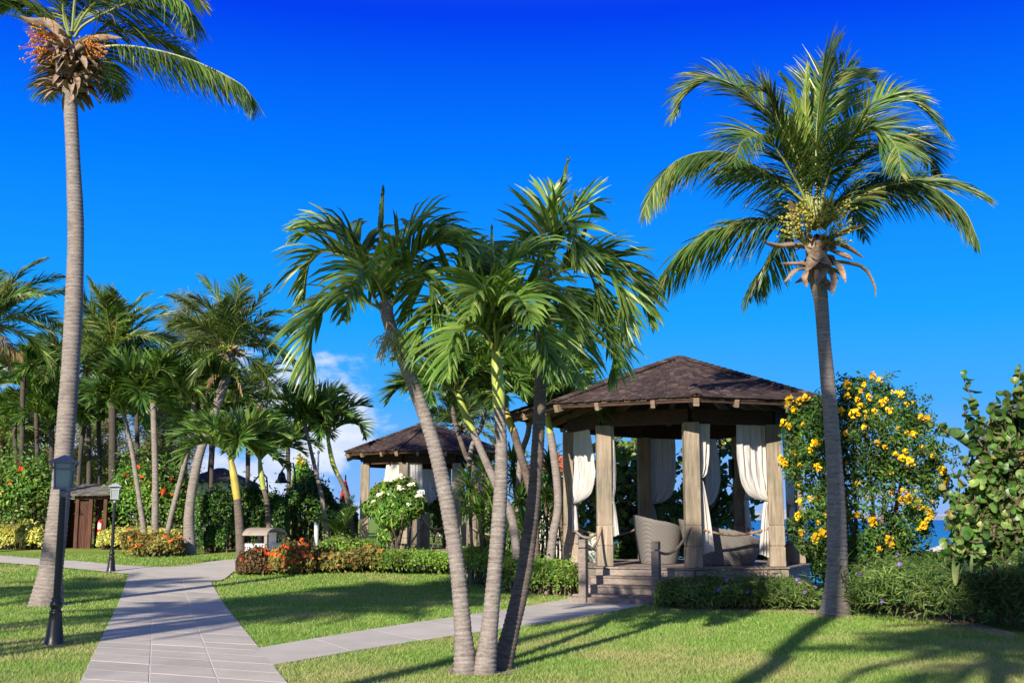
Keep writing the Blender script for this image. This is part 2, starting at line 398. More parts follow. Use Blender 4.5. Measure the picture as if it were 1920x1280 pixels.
BARE = [(*G(905, 1256)[:2], 0.52), (*G(1566, 1150)[:2], 0.62), (*G(86, 1132)[:2], 0.55), (*G(101, 1208)[:2], 0.22), (*G(208, 1072)[:2], 0.25)]
M['earth'] = plain('bare_earth', (0.26, 0.20, 0.14), 0.95, sc=7, var=0.35, bmp=0.5)
for q in BARE:
    a = np.linspace(0, 2*math.pi, 40, endpoint=False); rr = q[2]*(0.85 + 0.10*np.sin(3*a+q[0]) + 0.07*np.sin(7*a)); V = np.c_[q[0] + rr*np.cos(a), q[1] + rr*np.sin(a), np.zeros(40)]; V[:, 2] = gz(V[:, 0], V[:, 1]) + 0.007
    struct(MB().add(V, [list(range(40))]).build('soil', M['earth']))
def inside(poly, P):
    x, y = P[:, 0], P[:, 1]; r = np.zeros(len(P), bool); n = len(poly); j = n-1
    for i in range(n):
        xi, yi = poly[i]; xj, yj = poly[j]
        c = ((yi > y) != (yj > y)) & (x < (xj-xi)*(y-yi)/((yj-yi) if yj != yi else 1e-9) + xi)
        r ^= c; j = i
    return r
def vnoise(P, f, seed):
    r = np.random.default_rng(seed); o = np.zeros(len(P))
    for k in range(5):
        d = r.normal(size=P.shape[1]); d /= np.linalg.norm(d); o += np.sin(P @ d*f*(0.7+0.5*k) + r.uniform(0, 6.28))/(1+0.4*k)
    return o/3
def grass():
    P = []
    for (y0, y1, dens) in ((10.2, 13, 2300), (13, 16, 1700), (16, 20, 1150), (20, 26, 650), (26, 36, 300)):
        w = 0.49*y1 + 0.6; n = int(dens*(y1-y0)*2*w)
        P.append(np.c_[rng.uniform(-w, w, n), rng.uniform(y0, y1, n)])
    P = np.vstack(P)
    keep = np.ones(len(P), bool)
    Pj = P + rng.normal(0, 0.022, P.shape) + np.c_[vnoise(P, 9, 5), vnoise(P, 9, 6)]*0.035
    for q in PATHS: keep &= ~inside(q, Pj)
    for q in BARE: keep &= (np.hypot(P[:, 0]-q[0], P[:, 1]-q[1]) + 0.10*vnoise(P, 7, 8) > q[2]*rng.uniform(0.55, 1.15, len(P)))
    keep &= P[:, 0] < np.interp(P[:, 1], [0, 15, 20, 22, 40], [7.6, 7.4, 6.2, 3.0, 3.0])
    P = P[keep]
    bare = vnoise(P, 1.6, 3) + 0.5*vnoise(P, 5, 4)
    keep = rng.uniform(size=len(P)) > np.clip(bare - 0.25, 0, 0.75); P = P[keep]
    n = len(P); a = rng.uniform(0, 2*np.pi, n); lean = rng.uniform(0, 2*np.pi, n)
    sc = np.clip(P[:, 1]/12, 0.9, 2.6); w = 0.0045*sc; h = rng.uniform(0.022, 0.052, n)*(1+0.12*(sc-1)); ln = rng.uniform(0.2, 1.1, n)*h
    z = gz(P[:, 0], P[:, 1])
    b = np.c_[P, z]; s = np.c_[np.cos(a)*w, np.sin(a)*w, np.zeros(n)]
    tip = b + np.c_[np.cos(lean)*ln, np.sin(lean)*ln, h]
    V = np.stack([b - s, b + s, tip], 1).reshape(-1, 3)
    m, t, bs, out = mat('grass_blade')
    p = wpos(t)
    c = ramp(t, island(t), [(0, (0.145, 0.30, 0.048)), (0.6, (0.235, 0.41, 0.072)), (0.88, (0.38, 0.50, 0.13)), (1, (0.62, 0.54, 0.28))])
    sx = t.nodes.new('ShaderNodeSeparateXYZ'); t.links.new(p, sx.inputs[0])
    dry = math_n(t, 'ADD', noise(t, p, 0.42, 5, 0.62), math_n(t, 'MULTIPLY', maprange(t, sx.outputs[1], 19.0, 11.0), 0.09))
    c = mixc(t, maprange(t, dry, 0.47, 0.70, 0, 0.8), c, (0.50, 0.45, 0.20))
    t.links.new(c, bs.inputs['Base Color']); bs.inputs['Roughness'].default_value = 0.6; bs.inputs['Specular IOR Level'].default_value = 0.2
    tr = t.nodes.new('ShaderNodeBsdfTranslucent'); t.links.new(c, tr.inputs[0])
    mx = t.nodes.new('ShaderNodeMixShader'); mx.inputs[0].default_value = 0.35
    t.links.new(bs.outputs[0], mx.inputs[1]); t.links.new(tr.outputs[0], mx.inputs[2]); t.links.new(mx.outputs[0], out.inputs[0])
    o = MB().add(V, np.arange(3*n).reshape(-1, 3)).build('grass', m)
    tag(o, 'short mown green grass with dry yellow patches', 'grass', kind='stuff')
grass()

# ------------------------------------------------------------------ palms
def arch(base, az, e0, bend, length, n=14, side=0.0):
    """a frond's stalk: leaves at elevation e0 and turns down by bend over its length"""
    t = np.linspace(0, 1, n); e = e0 - bend*t**1.25; ds = length/(n-1)
    h = np.r_[0, np.cumsum(np.cos(e[:-1])*ds)]; v = np.r_[0, np.cumsum(np.sin(e[:-1])*ds)]
    a = az + side*t**2
    return np.asarray(base) + np.c_[np.cos(a)*h, np.sin(a)*h, v]
def frond(mb, P, Lmax, n, width, vee, droop, a0=62, a1=26, t0=0.10, K=4, fold=0.35, roll=0.0, r0=0.022, stalk=1, jit=0.10, rg=None, tipw=1.0, twist=0.35, fine=1.0, lm=0):
    rg = rg or rng
    P = resample(P, 40); T = nrm(np.gradient(P, axis=0))
    H = P[-1] - P[0]; H = np.array([H[0], H[1], 0.0]); 
    if np.linalg.norm(H) < 0.05: H = np.array([1.0, 0.2, 0])
    H = nrm(H); S0 = np.array([H[1], -H[0], 0.0])
    S = nrm(S0[None] - T*(T @ S0)[:, None]); Nn = np.cross(S, T)
    tt = np.linspace(0, 1, 40); ra = roll*(0.35 + 0.65*tt)
    S, Nn = S*np.cos(ra)[:, None] + Nn*np.sin(ra)[:, None], Nn*np.cos(ra)[:, None] - S*np.sin(ra)[:, None]
    tube(mb, P, r0*(1-0.85*tt), 5, stalk)
    t = np.linspace(t0, 0.985, n); t = np.r_[t, t] + rg.normal(0, 0.25/n, 2*n); t = np.clip(t, 0, 1); side = np.r_[np.ones(n), -np.ones(n)]
    f = t*39; i = np.clip(f.astype(int), 0, 38); w_ = (f - i)[:, None]
    base = P[i]*(1-w_) + P[i+1]*w_; Ti = nrm(T[i]*(1-w_)+T[i+1]*w_); Si = S[i]*(1-w_)+S[i+1]*w_; Ni = Nn[i]*(1-w_)+Nn[i+1]*w_
    u = np.clip((t - t0)/(1 - t0), 0, 1)
    L = Lmax*(0.50 + 0.50*np.sin(np.pi*np.clip(u*0.95+0.08, 0, 1)**0.75))*np.where(u > 0.75, 1 - 0.55*(u-0.75)/0.25*tipw, 1)*rg.uniform(0.85, 1.08, 2*n)
    al = np.radians(a0 + (a1 - a0)*u**0.9) + rg.normal(0, jit, 2*n); v = vee + rg.normal(0, jit*1.3, 2*n)
    d = np.cos(al)[:, None]*Ti + np.sin(al)[:, None]*(np.cos(v)[:, None]*side[:, None]*Si + np.sin(v)[:, None]*Ni)
    d = nrm(d); tw = rg.normal(0, twist, 2*n)
    prof = np.array([0.55, 1.0, 0.92, 0.62, 0.06]) if K == 4 else np.array([0.6, 1.0, 0.7, 0.06])
    pts = [base]; dr = droop*rg.uniform(0.75, 1.25, 2*n)
    dirs = []
    for k in range(K):
        g = dr*((k+0.5)/K)**1.2; dk = nrm(d + g[:, None]*np.array([0, 0, -1.0])); dirs.append(dk); pts.append(pts[-1] + dk*(L/K)[:, None])
    dirs.append(dirs[-1]); wd = width*fine*rg.uniform(0.8, 1.15, 2*n)*(0.65+0.35*np.sin(np.pi*np.clip(u+0.1, 0, 1)))
    cols = []
    for k in range(K+1):
        dk = dirs[k]; wv = nrm(Ti - dk*np.sum(Ti*dk, 1, keepdims=True)); nn = np.cross(dk, wv)
        wv = wv*np.cos(tw)[:, None] + nn*np.sin(tw)[:, None]; nn = np.cross(dk, wv)
        hw = (wd*prof[k]*0.5)[:, None]
        if fold: cols.append(np.stack([pts[k] - wv*hw, pts[k] + nn*hw*fold*2*side[:, None], pts[k] + wv*hw], 1))
        else: cols.append(np.stack([pts[k] - wv*hw, pts[k] + wv*hw], 1))
    V = np.stack(cols, 1)                       # leaf, k, across, 3
    nl, kk, nc = V.shape[:3]
    o = np.arange(nl)[:, None, None]*(kk*nc); a = np.arange(K)[None, :, None]*nc; b = np.arange(nc-1)[None, None]
    F = np.stack([o+a+b, o+a+b+1, o+a+b+1+nc, o+a+b+nc], -1).reshape(-1, 4)
    mb.add(V.reshape(-1, 3), F, lm)
def trunk(mb, P, rad, ring=0.085, seg=16, m=0, amp=0.035, wob=0.02):
    """palm trunk with stepped leaf-scar rings"""
    L = np.linalg.norm(np.diff(P, axis=0), axis=1).sum(); n = max(8, int(L/ring*5))
    Q = resample(P, n); s = np.linspace(0, 1, n); r = np.interp(s, np.linspace(0, 1, len(rad)), rad) if not isinstance(rad, tuple) else np.interp(s, rad[0], rad[1])
    ph = np.cumsum(np.full(n, L/n/ring)*rng.uniform(0.75, 1.25, n)); saw = np.minimum((ph % 1.0)*1.6, 1.0)
    r = r*(1 + amp*(saw - 0.5)) * (1 + wob*np.sin(s*L*3.1 + rng.uniform(0, 6)))
    tube(mb, Q, r, seg, m)
def pxline(pts, Y, dY=0.0, pw=1.6):
    n = len(pts); return np.array([A(p[0], p[1], Y + dY*(i/(n-1))**pw) for i, p in enumerate(pts)])
def foot(P):
    """run a trunk's first point down to the ground"""
    P = np.array(P); P[0][2] = gz(P[0][0], P[0][1]) - 0.06; return P
COCO = dict(Lmax=0.90, n=84, width=0.036, vee=R(12), droop=0.62, a0=60, a1=20, t0=0.16, fold=0.3, r0=0.032, twist=0.45)
ADON = dict(Lmax=0.56, n=46, width=0.060, vee=R(40), droop=0.92, a0=58, a1=30, t0=0.13, fold=0.35, r0=0.020, twist=0.4, jit=0.13)
def bract(mb, P, w, m=0):
    """a dry boat-shaped sheath along P"""
    P = resample(P, 9); T, S, B = frames(P); s = np.linspace(0, 1, 9); hw = w*np.sin(np.pi*(0.12+0.86*s))**0.8
    V = np.stack([P - S*hw[:, None] + B*(hw*0.5)[:, None], P - B*(hw*0.2)[:, None], P + S*hw[:, None] + B*(hw*0.5)[:, None]], 1)
    F = grid_faces(9, 3); mb.add(V.reshape(-1, 3), F, m)
    mb.add(V.reshape(-1, 3) + B.repeat(3, 0)*0.012, F[:, ::-1], m)
def inflorescence(mb, base, d, L, n, mstem, mnut, r=0.028, spread=0.7):
    d = nrm(d)
    for k in range(n):
        dd = nrm(d + rng.normal(0, spread, 3)*np.array([1, 1, 0.7])); l = L*rng.uniform(0.45, 1.0)
        P = np.array([base + d*0.1*rng.uniform(0, 2), base + dd*l*0.6, base + dd*l + np.array([0, 0, -0.12*l])])
        tube(mb, resample(P, 5), 0.006, 4, mstem, cap=False)
        for q in range(rng.integers(1, 4)):
            c = P[1] + (P[2]-P[1])*rng.uniform(0, 1) + rng.normal(0, 0.02, 3)
            lathe(mb, [(0.001, -r), (r*0.8, -r*0.5), (r, 0), (r*0.75, r*0.6), (0.001, r)], c, 6, mnut)

ROLL = {('r', 0): 0.35, ('r', 1): 0.95, ('r', 2): -0.3, ('r', 3): 0.5, ('r', 4): -0.35, ('r', 5): -0.7, ('r', 6): -0.9, ('r', 7): -1.0, ('r', 8): 0.8, ('r', 11): 0.9, ('r', 12): -0.6, ('r', 13): 0.6}
def coconut_big(name, label, group, tr_px, tr_w, Y, crown, fronds, kind, back=6):
    P = foot(pxline(tr_px, Y)); rad = [wpx(w, Y)/2 for w in tr_w]
    ln = np.r_[0, np.cumsum(np.linalg.norm(np.diff(P, axis=0), axis=1))]; ln /= ln[-1]
    t = thing(name, label, 'palm tree', P[0] + [0, 0, 0.06], group)
    mb = MB(); trunk(mb, P, (ln, rad), 0.075, 18, amp=0.06); mb.build('trunk', M['bark'], t, smooth=True)
    C = A(crown[0], crown[1], Y)
    for (pts, dY, mt) in fronds:
        Q = pxline(pts, Y, dY); Lr = np.linalg.norm(np.diff(Q, axis=0), axis=1).sum(); k = dict(COCO)
        k['Lmax'] = min(1.05, 0.31*Lr+0.03); k['n'] = int(34*Lr)
        if mt == 'spear': k.update(Lmax=0.34, vee=R(20), a0=22, a1=9, droop=0.05, t0=0.2)
        if mt == 'up': k.update(vee=R(20), droop=0.5)
        if mt == 'hang': k.update(vee=R(-24), droop=0.85, a0=64, a1=28, Lmax=min(1.15, 0.36*Lr+0.05), n=int(34*Lr))
        mb = MB(); frond(mb, Q, roll=ROLL.get((kind, fronds.index((pts, dY, mt))), rng.normal(0, 0.3)), **k)
        mb.build('frond', [M['coco_light' if mt == 'spear' else 'coco'], M['rachis']], t)
    for k in range(back):        # fronds on the far side of the crown
        az = R(20 + 140*k/max(1, back-1)) + rng.normal(0, 0.1); mb = MB()
        frond(mb, arch(C, az, R(rng.uniform(20, 65)), R(rng.uniform(70, 105)), rng.uniform(2.4, 3.0)), roll=rng.normal(0, 0.3), **COCO)
        mb.build('frond', [M['coco'], M['rachis']], t)
    return t, C
# the leaning coconut palm beside the pavilion
YR = 19.4
FR = [([(1518, 420), (1506, 377), (1422, 320), (1348, 285), (1269, 302), (1222, 360), (1208, 405)], -0.5, 'hang'),
      ([(1515, 400), (1492, 302), (1440, 215), (1396, 176), (1348, 149), (1291, 165), (1258, 224)], 0.5, ''),
      ([(1515, 440), (1466, 416), (1370, 423), (1291, 460), (1239, 517), (1222, 550)], 0.3, 'hang'),
      ([(1515, 440), (1480, 430), (1449, 477), (1418, 521), (1401, 560)], 1.5, 'hang'),
      ([(1545, 430), (1580, 390), (1650, 353), (1729, 345), (1803, 390), (1836, 455)], -0.6, 'hang'),
      ([(1545, 420), (1590, 372), (1690, 342), (1790, 346), (1852, 372)], 0.8, ''),
      ([(1535, 420), (1541, 329), (1576, 259), (1628, 200), (1676, 178), (1729, 202), (1779, 254)], 0.4, ''),
      ([(1530, 420), (1536, 259), (1545, 184), (1571, 141), (1606, 130), (1650, 165)], 1.6, 'up'),
      ([(1530, 420), (1532, 237), (1545, 149), (1558, 106), (1575, 75)], 0.8, 'up'),
      ([(1525, 420), (1508, 320), (1500, 237), (1484, 171), (1462, 135)], -0.6, 'spear'),
      ([(1528, 420), (1519, 346), (1510, 215), (1514, 118)], -0.2, 'spear'),
      ([(1520, 410), (1500, 310), (1462, 232), (1440, 178), (1400, 165)], -0.9, 'up'),
      ([(1535, 420), (1548, 346), (1580, 280), (1633, 240), (1680, 275), (1690, 330)], -1.8, ''),
      ([(1525, 410), (1492, 338), (1440, 262), (1396, 262), (1375, 305)], -1.7, ''),
      ([(1540, 420), (1580, 330), (1650, 270), (1720, 270), (1760, 330)], 1.5, '')]
t, C = coconut_big('coconut_palm', 'coconut palm with half-shaded trunk between the near pavilion and the yellow shrub', 'coconut palms',
    [(1566, 1150), (1570, 1060), (1566, 900), (1556, 760), (1546, 650), (1540, 570), (1533, 520), (1530, 455)], [60, 39, 31, 27, 25, 26, 33, 42], YR, (1530, 430), FR, 'r', 5)
mb = MB()
for (a, b, dY) in (((1500, 385), 60, -0.5), ((1565, 385), 75, -0.5), ((1575, 420), 55, -0.3), ((1480, 420), 60, -0.2), ((1540, 380), 60, -0.7)):
    inflorescence(mb, A(1530 + 0.3*(a[0]-1530), a[1]+45, YR-0.15), A(a[0], a[1]-15, YR+dY) - A(1530, a[1]+45, YR), 0.85, 34, 0, 1, 0.022, 0.45)
mb.build('coconut_cluster', [M['rachis'], M['nut']], t)
mb = MB()
for pts, w, dY in (([(1525, 465), (1490, 455), (1462, 458), (1430, 452)], 0.10, -0.3), ([(1545, 450), (1580, 440), (1627, 421)], 0.09, -0.3), ([(1550, 455), (1585, 465), (1618, 484)], 0.08, -0.2),
        ([(1525, 500), (1500, 492), (1463, 493)], 0.07, -0.3), ([(1520, 500), (1490, 505), (1470, 528)], 0.07, -0.4), ([(1545, 490), (1590, 495), (1620, 505), (1638, 535), (1641, 556)], 0.055, -0.1),
        ([(1545, 490), (1570, 500), (1585, 530)], 0.07, -0.4), ([(1540, 500), (1562, 520), (1560, 555)], 0.06, -0.4), ([(1520, 480), (1540, 500), (1530, 535)], 0.12, -0.3),
        ([(1510, 450), (1530, 480), (1560, 500)], 0.13, -0.3), ([(1552, 452), (1530, 480), (1510, 510)], 0.12, -0.35), ([(1498, 440), (1490, 400), (1480, 375)], 0.08, -0.3), ([(1555, 470), (1578, 480), (1598, 487)], 0.07, -0.5),
        ([(1530, 520), (1548, 530), (1556, 547)], 0.06, -0.3), ([(1525, 505), (1508, 522), (1512, 540)], 0.06, -0.3)):
    bract(mb, pxline(pts, YR - 0.12, dY), w)
for k in range(26):
    a = rng.uniform(0, 6.28); z0 = rng.uniform(-0.6, 0.35); c = A(1530, 470, YR) + [0, 0, z0]; d = np.array([math.cos(a), math.sin(a), rng.uniform(-0.2, 0.9)])
    bract(mb, [c + d*0.12, c + d*0.25 + [0, 0, 0.02], c + d*rng.uniform(0.3, 0.46) + [0, 0, -0.10]], 0.06)
mb.build('dry_sheath', M['husk'], t, smooth=True)

# the tall coconut palm on the left lawn
YL = 21.6
FL = [([(150, 95), (217, 86), (281, 92), (356, 112), (424, 142), (465, 172), (474, 212)], -0.4, 'hang'),
      ([(140, 70), (161, 45), (235, 8), (300, -10), (350, 10), (366, 70)], -0.8, 'hang'),
      ([(140, 60), (165, 20), (230, -40), (320, -40), (390, 14)], 0.3, ''),
      ([(130, 70), (119, 30), (118, -20), (130, -110), (180, -190)], 0.0, 'up'),
      ([(125, 80), (105, 58), (50, 8), (0, -22), (-60, 10)], -0.4, ''),
      ([(120, 90), (100, 85), (60, 40), (10, 5), (-40, 60)], 0.8, ''),
      ([(145, 100), (180, 120), (205, 150), (214, 190)], 1.6, ''),
      ([(120, 110), (100, 140), (90, 190)], 1.8, ''),
      ([(130, 60), (100, -30), (40, -110), (-40, -120)], 0.5, 'up'),
      ([(135, 60), (150, -30), (220, -120), (330, -130), (400, -70)], 0.8, 'up'),
      ([(130, 80), (150, 30), (190, -10), (245, 10)], 2.0, '')]
t, C = coconut_big('coconut_palm', 'tallest coconut palm with bare pale trunk behind the black lamp post', 'coconut palms',
    [(86, 1132), (95, 1070), (107, 980), (119, 860), (135, 640), (142, 450), (138, 320), (132, 200), (128, 150), (128, 100)], [64, 43, 37, 34, 33, 30, 27, 25, 28, 40], YL, (130, 85), FL, 'l', 3)
for (bx, by, tx, ty) in ((110, 75, 45, 55), (105, 95, 62, 95), (150, 80, 215, 88)):
    mb = MB(); inflorescence(mb, A(bx, by, YL-0.3), A(tx, ty, YL-0.6) - A(bx, by, YL-0.3), 0.68, 34, 0, 1, 0.020, 0.35)
    mb.build('flower_spray', [M['flower_stem'], M['nut_o']], t)
mb = MB()
for k in range(150):
    a = rng.uniform(0, 6.28); f = rng.uniform(0, 1); c = A(130, 175 - 85*f, YL); d = np.array([math.cos(a), math.sin(a), rng.uniform(-0.5, 0.5)]); r = 0.26 + 0.42*math.sin(math.pi*(0.22+0.6*f))
    bract(mb, [c + d*0.12, c + d*r*0.7 + [0, 0, 0.06], c + d*r*1.05 + [0, 0, rng.uniform(-0.16, 0.08)]], rng.uniform(0.05, 0.085))
for pts, w in (([(135, 90), (95, 45), (60, 40), (38, 30)], 0.10), ([(140, 95), (150, 85), (185, 72), (228, 72)], 0.07), ([(142, 150), (140, 180), (128, 198)], 0.07), ([(118, 95), (90, 80), (75, 95)], 0.06)):
    bract(mb, pxline(pts, YL-0.3, -0.3), w)
mb.build('dry_sheath', M['husk'], t, smooth=True)

# the three slender palms rising from one spot in the foreground
YT = 12.25
def trio_palm(label, tr_px, tr_w, dYt, crown_k, fronds, shaft=None, bk='bark', y0=0.0):
    n = len(tr_px); Pf = np.array([A(p[0], p[1], YT + y0 + (dYt - y0)*(i/(n-1))) for i, p in enumerate(tr_px)]); P = foot(Pf)
    ln = np.r_[0, np.cumsum(np.linalg.norm(np.diff(P, axis=0), axis=1))]; ln /= ln[-1]
    t = thing('slender_palm', label, 'palm tree', P[0] + [0, 0, 0.06], 'slender palms growing from one spot on the front lawn')
    mb = MB(); trunk(mb, P, (ln, [wpx(w, YT)/2 for w in tr_w]), 0.05, 16, amp=0.085); mb.build('trunk', M[bk], t, smooth=True)
    Yc = YT + dYt
    if shaft:
        Q = np.array([A(p[0], p[1], Yc) for p in shaft[0]]); mb = MB(); Q = resample(Q, 14)
        tube(mb, Q, np.interp(np.linspace(0, 1, 14), np.linspace(0, 1, len(shaft[1])), [wpx(w, YT)/2 for w in shaft[1]]), 16); mb.build('crownshaft', M['shaft'], t, smooth=True)
    for (pts, dY, kind) in fronds:
        Q = pxline(pts, Yc, dY); Lr = np.linalg.norm(np.diff(Q, axis=0), axis=1).sum(); k = dict(ADON); k['n'] = max(18, int(20*Lr))
        k['Lmax'] = 0.66 if Lr > 1.1 else 0.54
        if kind == 'spear': k.update(Lmax=0.22, a0=10, a1=5, vee=R(70), droop=0.0, jit=0.03, n=14, t0=0.4)
        if kind == 'fan': k.update(vee=R(28), droop=0.45)
        mb = MB(); frond(mb, Q, roll=rng.normal(0, 0.2), **k); mb.build('frond', [M['adon'], M['rachis']], t)
    return t
tA = trio_palm('slender grey palm leaning left, leftmost of the three in front',
    [(873, 1250), (868, 1180), (857, 1060), (836, 930), (808, 815), (772, 715), (745, 650), (727, 595), (724, 565)], [45, 32, 28, 28, 26, 24, 22, 24, 26], 0.1, None,
    [([(722, 590), (709, 572), (680, 517), (647, 484), (609, 472), (580, 492), (566, 560)], 0.3, ''),
     ([(722, 590), (709, 576), (680, 563), (647, 559), (605, 585), (584, 640), (590, 735)], -0.6, ''),
     ([(724, 590), (726, 567), (715, 467), (713, 417), (718, 352)], 0.0, 'spear'),
     ([(725, 590), (730, 560), (742, 525), (775, 480), (815, 455), (855, 455), (880, 500)], -0.3, ''),
     ([(722, 590), (716, 560), (688, 497), (647, 447), (597, 430), (551, 450)], 0.8, ''),
     ([(726, 592), (740, 560), (763, 520), (798, 520), (815, 572), (822, 625)], -0.5, ''),
     ([(724, 590), (730, 563), (747, 488), (772, 440), (813, 426), (860, 450)], 0.7, ''),
     ([(724, 590), (716, 545), (690, 510), (660, 530), (645, 600)], -1.3, '')])
tB = trio_palm('upright slender palm with a smooth yellow-green crownshaft, middle one of the three in front',
    [(906, 1260), (917, 1185), (928, 1065), (938, 930), (940, 850), (937, 775), (935, 758)], [45, 32, 27, 25, 23, 21, 22], 0.0, None,
    [([(928, 668), (917, 640), (897, 588), (855, 530), (813, 513), (778, 547), (765, 610)], 0.2, ''),
     ([(926, 668), (917, 645), (880, 597), (838, 580), (797, 615), (780, 680)], -0.5, ''),
     ([(928, 668), (921, 620), (905, 551), (880, 490), (845, 457), (805, 460)], 0.7, ''),
     ([(930, 668), (928, 600), (923, 500), (922, 424)], 0.1, 'spear'),
     ([(931, 668), (933, 630), (942, 551), (967, 488), (1009, 470), (1042, 515)], 0.4, ''),
     ([(931, 668), (938, 640), (959, 580), (1005, 547), (1055, 572), (1086, 640)], -0.3, ''),
     ([(932, 668), (940, 645), (972, 609), (1010, 605), (1026, 655), (1020, 705)], -0.8, ''),
     ([(930, 668), (928, 620), (920, 565), (900, 545), (875, 600)], -1.3, ''),
     ([(930, 668), (936, 610), (950, 570), (975, 560), (998, 610)], -1.4, ''),
     ([(930, 668), (925, 600), (910, 520), (900, 470), (870, 450)], 1.2, ''),
     ([(929, 668), (915, 630), (885, 610), (850, 640), (838, 710)], -1.0, '')],
    shaft=([(935, 765), (935, 735), (932, 695), (930, 660)], [23, 24.5, 22, 17]))
tC = trio_palm('slender palm with shaded trunk leaning right, rightmost of the three in front',
    [(936, 1257), (958, 1180), (981, 1080), (997, 970), (1006, 870), (1012, 760), (1016, 640), (1020, 540), (1024, 500)], [43, 33, 30, 27, 26, 24, 23, 22, 22], 1.5, None,
    [([(1024, 510), (1028, 470), (1034, 445), (1054, 424), (1074, 447), (1084, 505)], -0.7, ''),
     ([(1022, 510), (1014, 470), (1013, 438), (1026, 384), (1040, 350)], 0.2, 'fan'),
     ([(1026, 520), (1063, 505), (1092, 505), (1113, 530), (1117, 590)], -0.4, ''),
     ([(1026, 515), (1092, 476), (1155, 490), (1200, 545), (1222, 610)], 0.2, ''),
     ([(1026, 515), (1080, 490), (1130, 500), (1163, 560), (1165, 638)], -0.5, ''),
     ([(1026, 500), (1038, 426), (1055, 350), (1066, 300)], 0.0, 'spear'),
     ([(1026, 525), (1072, 553), (1117, 595), (1150, 655), (1140, 717)], -0.3, ''),
     ([(1025, 530), (1055, 575), (1084, 634), (1088, 722)], -0.7, ''),
     ([(1026, 505), (1034, 488), (1063, 417), (1097, 380), (1118, 400)], 0.5, 'fan'),
     ([(1022, 520), (1000, 490), (975, 485), (955, 530)], -0.6, ''),
     ([(1026, 530), (1080, 570), (1130, 600), (1155, 670)], 0.9, ''),
     ([(1024, 530), (1035, 590), (1050, 650), (1045, 710)], 1.0, '')], bk='bark_b', y0=0.32)  # darker bark also stands in for the shade on this trunk
# a pale flower spray hanging under the left crown
mb = MB()
for (x, y) in ((745, 640), (752, 655), (738, 668), (720, 650)):
    inflorescence(mb, A(735, 612, YT), A(x+10, y+15, YT-0.15) - A(735, 612, YT), 0.42, 22, 0, 1, 0.010, 0.45)
M['pale_bud'] = plain('pale_bud', (0.50, 0.50, 0.33), 0.7); mb.build('flower_spray', M['pale_bud'], tA)

# crowns shared by the palms further back
def crown_mesh(kind, seed, n):
    rg = np.random.default_rng(seed); mb = MB()
    for k in range(n):
        az = k*2.39996 + rg.normal(0, 0.15); f = k/n
        if kind == 'coco':
            P = arch((0, 0, 0), az, R(86 - 88*f**1.2 + rg.normal(0, 6)), R(45 + 45*f*rg.uniform(0.7, 1.2)), rg.uniform(2.3, 3.0), side=rg.normal(0, 0.25))
            frond(mb, P, 0.85, 70, 0.046, R(14), 0.55, 58, 20, 0.15, 3, 0.0, rg.normal(0, 0.6), 0.03, 1, 0.12, rg, twist=0.5)
        else:
            P = arch((0, 0, 0), az, R(80 - 40*f + rg.normal(0, 6)), R(85 + 50*f*rg.uniform(0.7, 1.2)), rg.uniform(1.25, 1.6), side=rg.normal(0, 0.3))
            frond(mb, P, 0.62, 42, 0.060, R(44), 0.48, 54, 26, 0.12, 3, 0.0, rg.normal(0, 0.3), 0.02, 1, 0.15, rg, twist=0.4)
    if kind == 'coco':
        for k in range(3):
            frond(mb, arch((0, 0, -0.1), k*2.3 + seed, R(rg.uniform(-55, -25)), R(rg.uniform(20, 45)), rg.uniform(1.5, 2.1)), 0.5, 40, 0.04, R(-5), 0.9, 50, 18, 0.15, 3, 0.0, rg.normal(0, 0.6), 0.025, 2, 0.2, rg, twist=0.9, lm=2)
    if kind != 'coco':
        frond(mb, arch((0, 0, 0), 0.3, R(86), R(10), 1.35), 0.2, 14, 0.05, R(70), 0, 10, 5, 0.4, 3, 0, 0, 0.02, 1, 0.03, rg)
    return mb.mesh('crown', [M['coco' if kind == 'coco' else 'adon_far'], M['rachis'], M['dead']])
CROWN = {'coco': [crown_mesh('coco', s, n) for s, n in ((11, 22), (12, 25), (13, 20))], 'adon': [crown_mesh('adon', s, n) for s, n in ((21, 11), (22, 13), (23, 10))]}
def sprouts(t, C, s=1.0):
    mb = MB()
    for k in range(16):
        a = rng.uniform(0, 6.28); d = np.array([math.cos(a), math.sin(a), rng.uniform(-0.3, 0.7)])
        bract(mb, [C + d*0.08, C + d*0.2*s, C + d*0.36*s + [0, 0, -0.08]], 0.07)
    mb.build('dry_sheath', M['husk'], t)
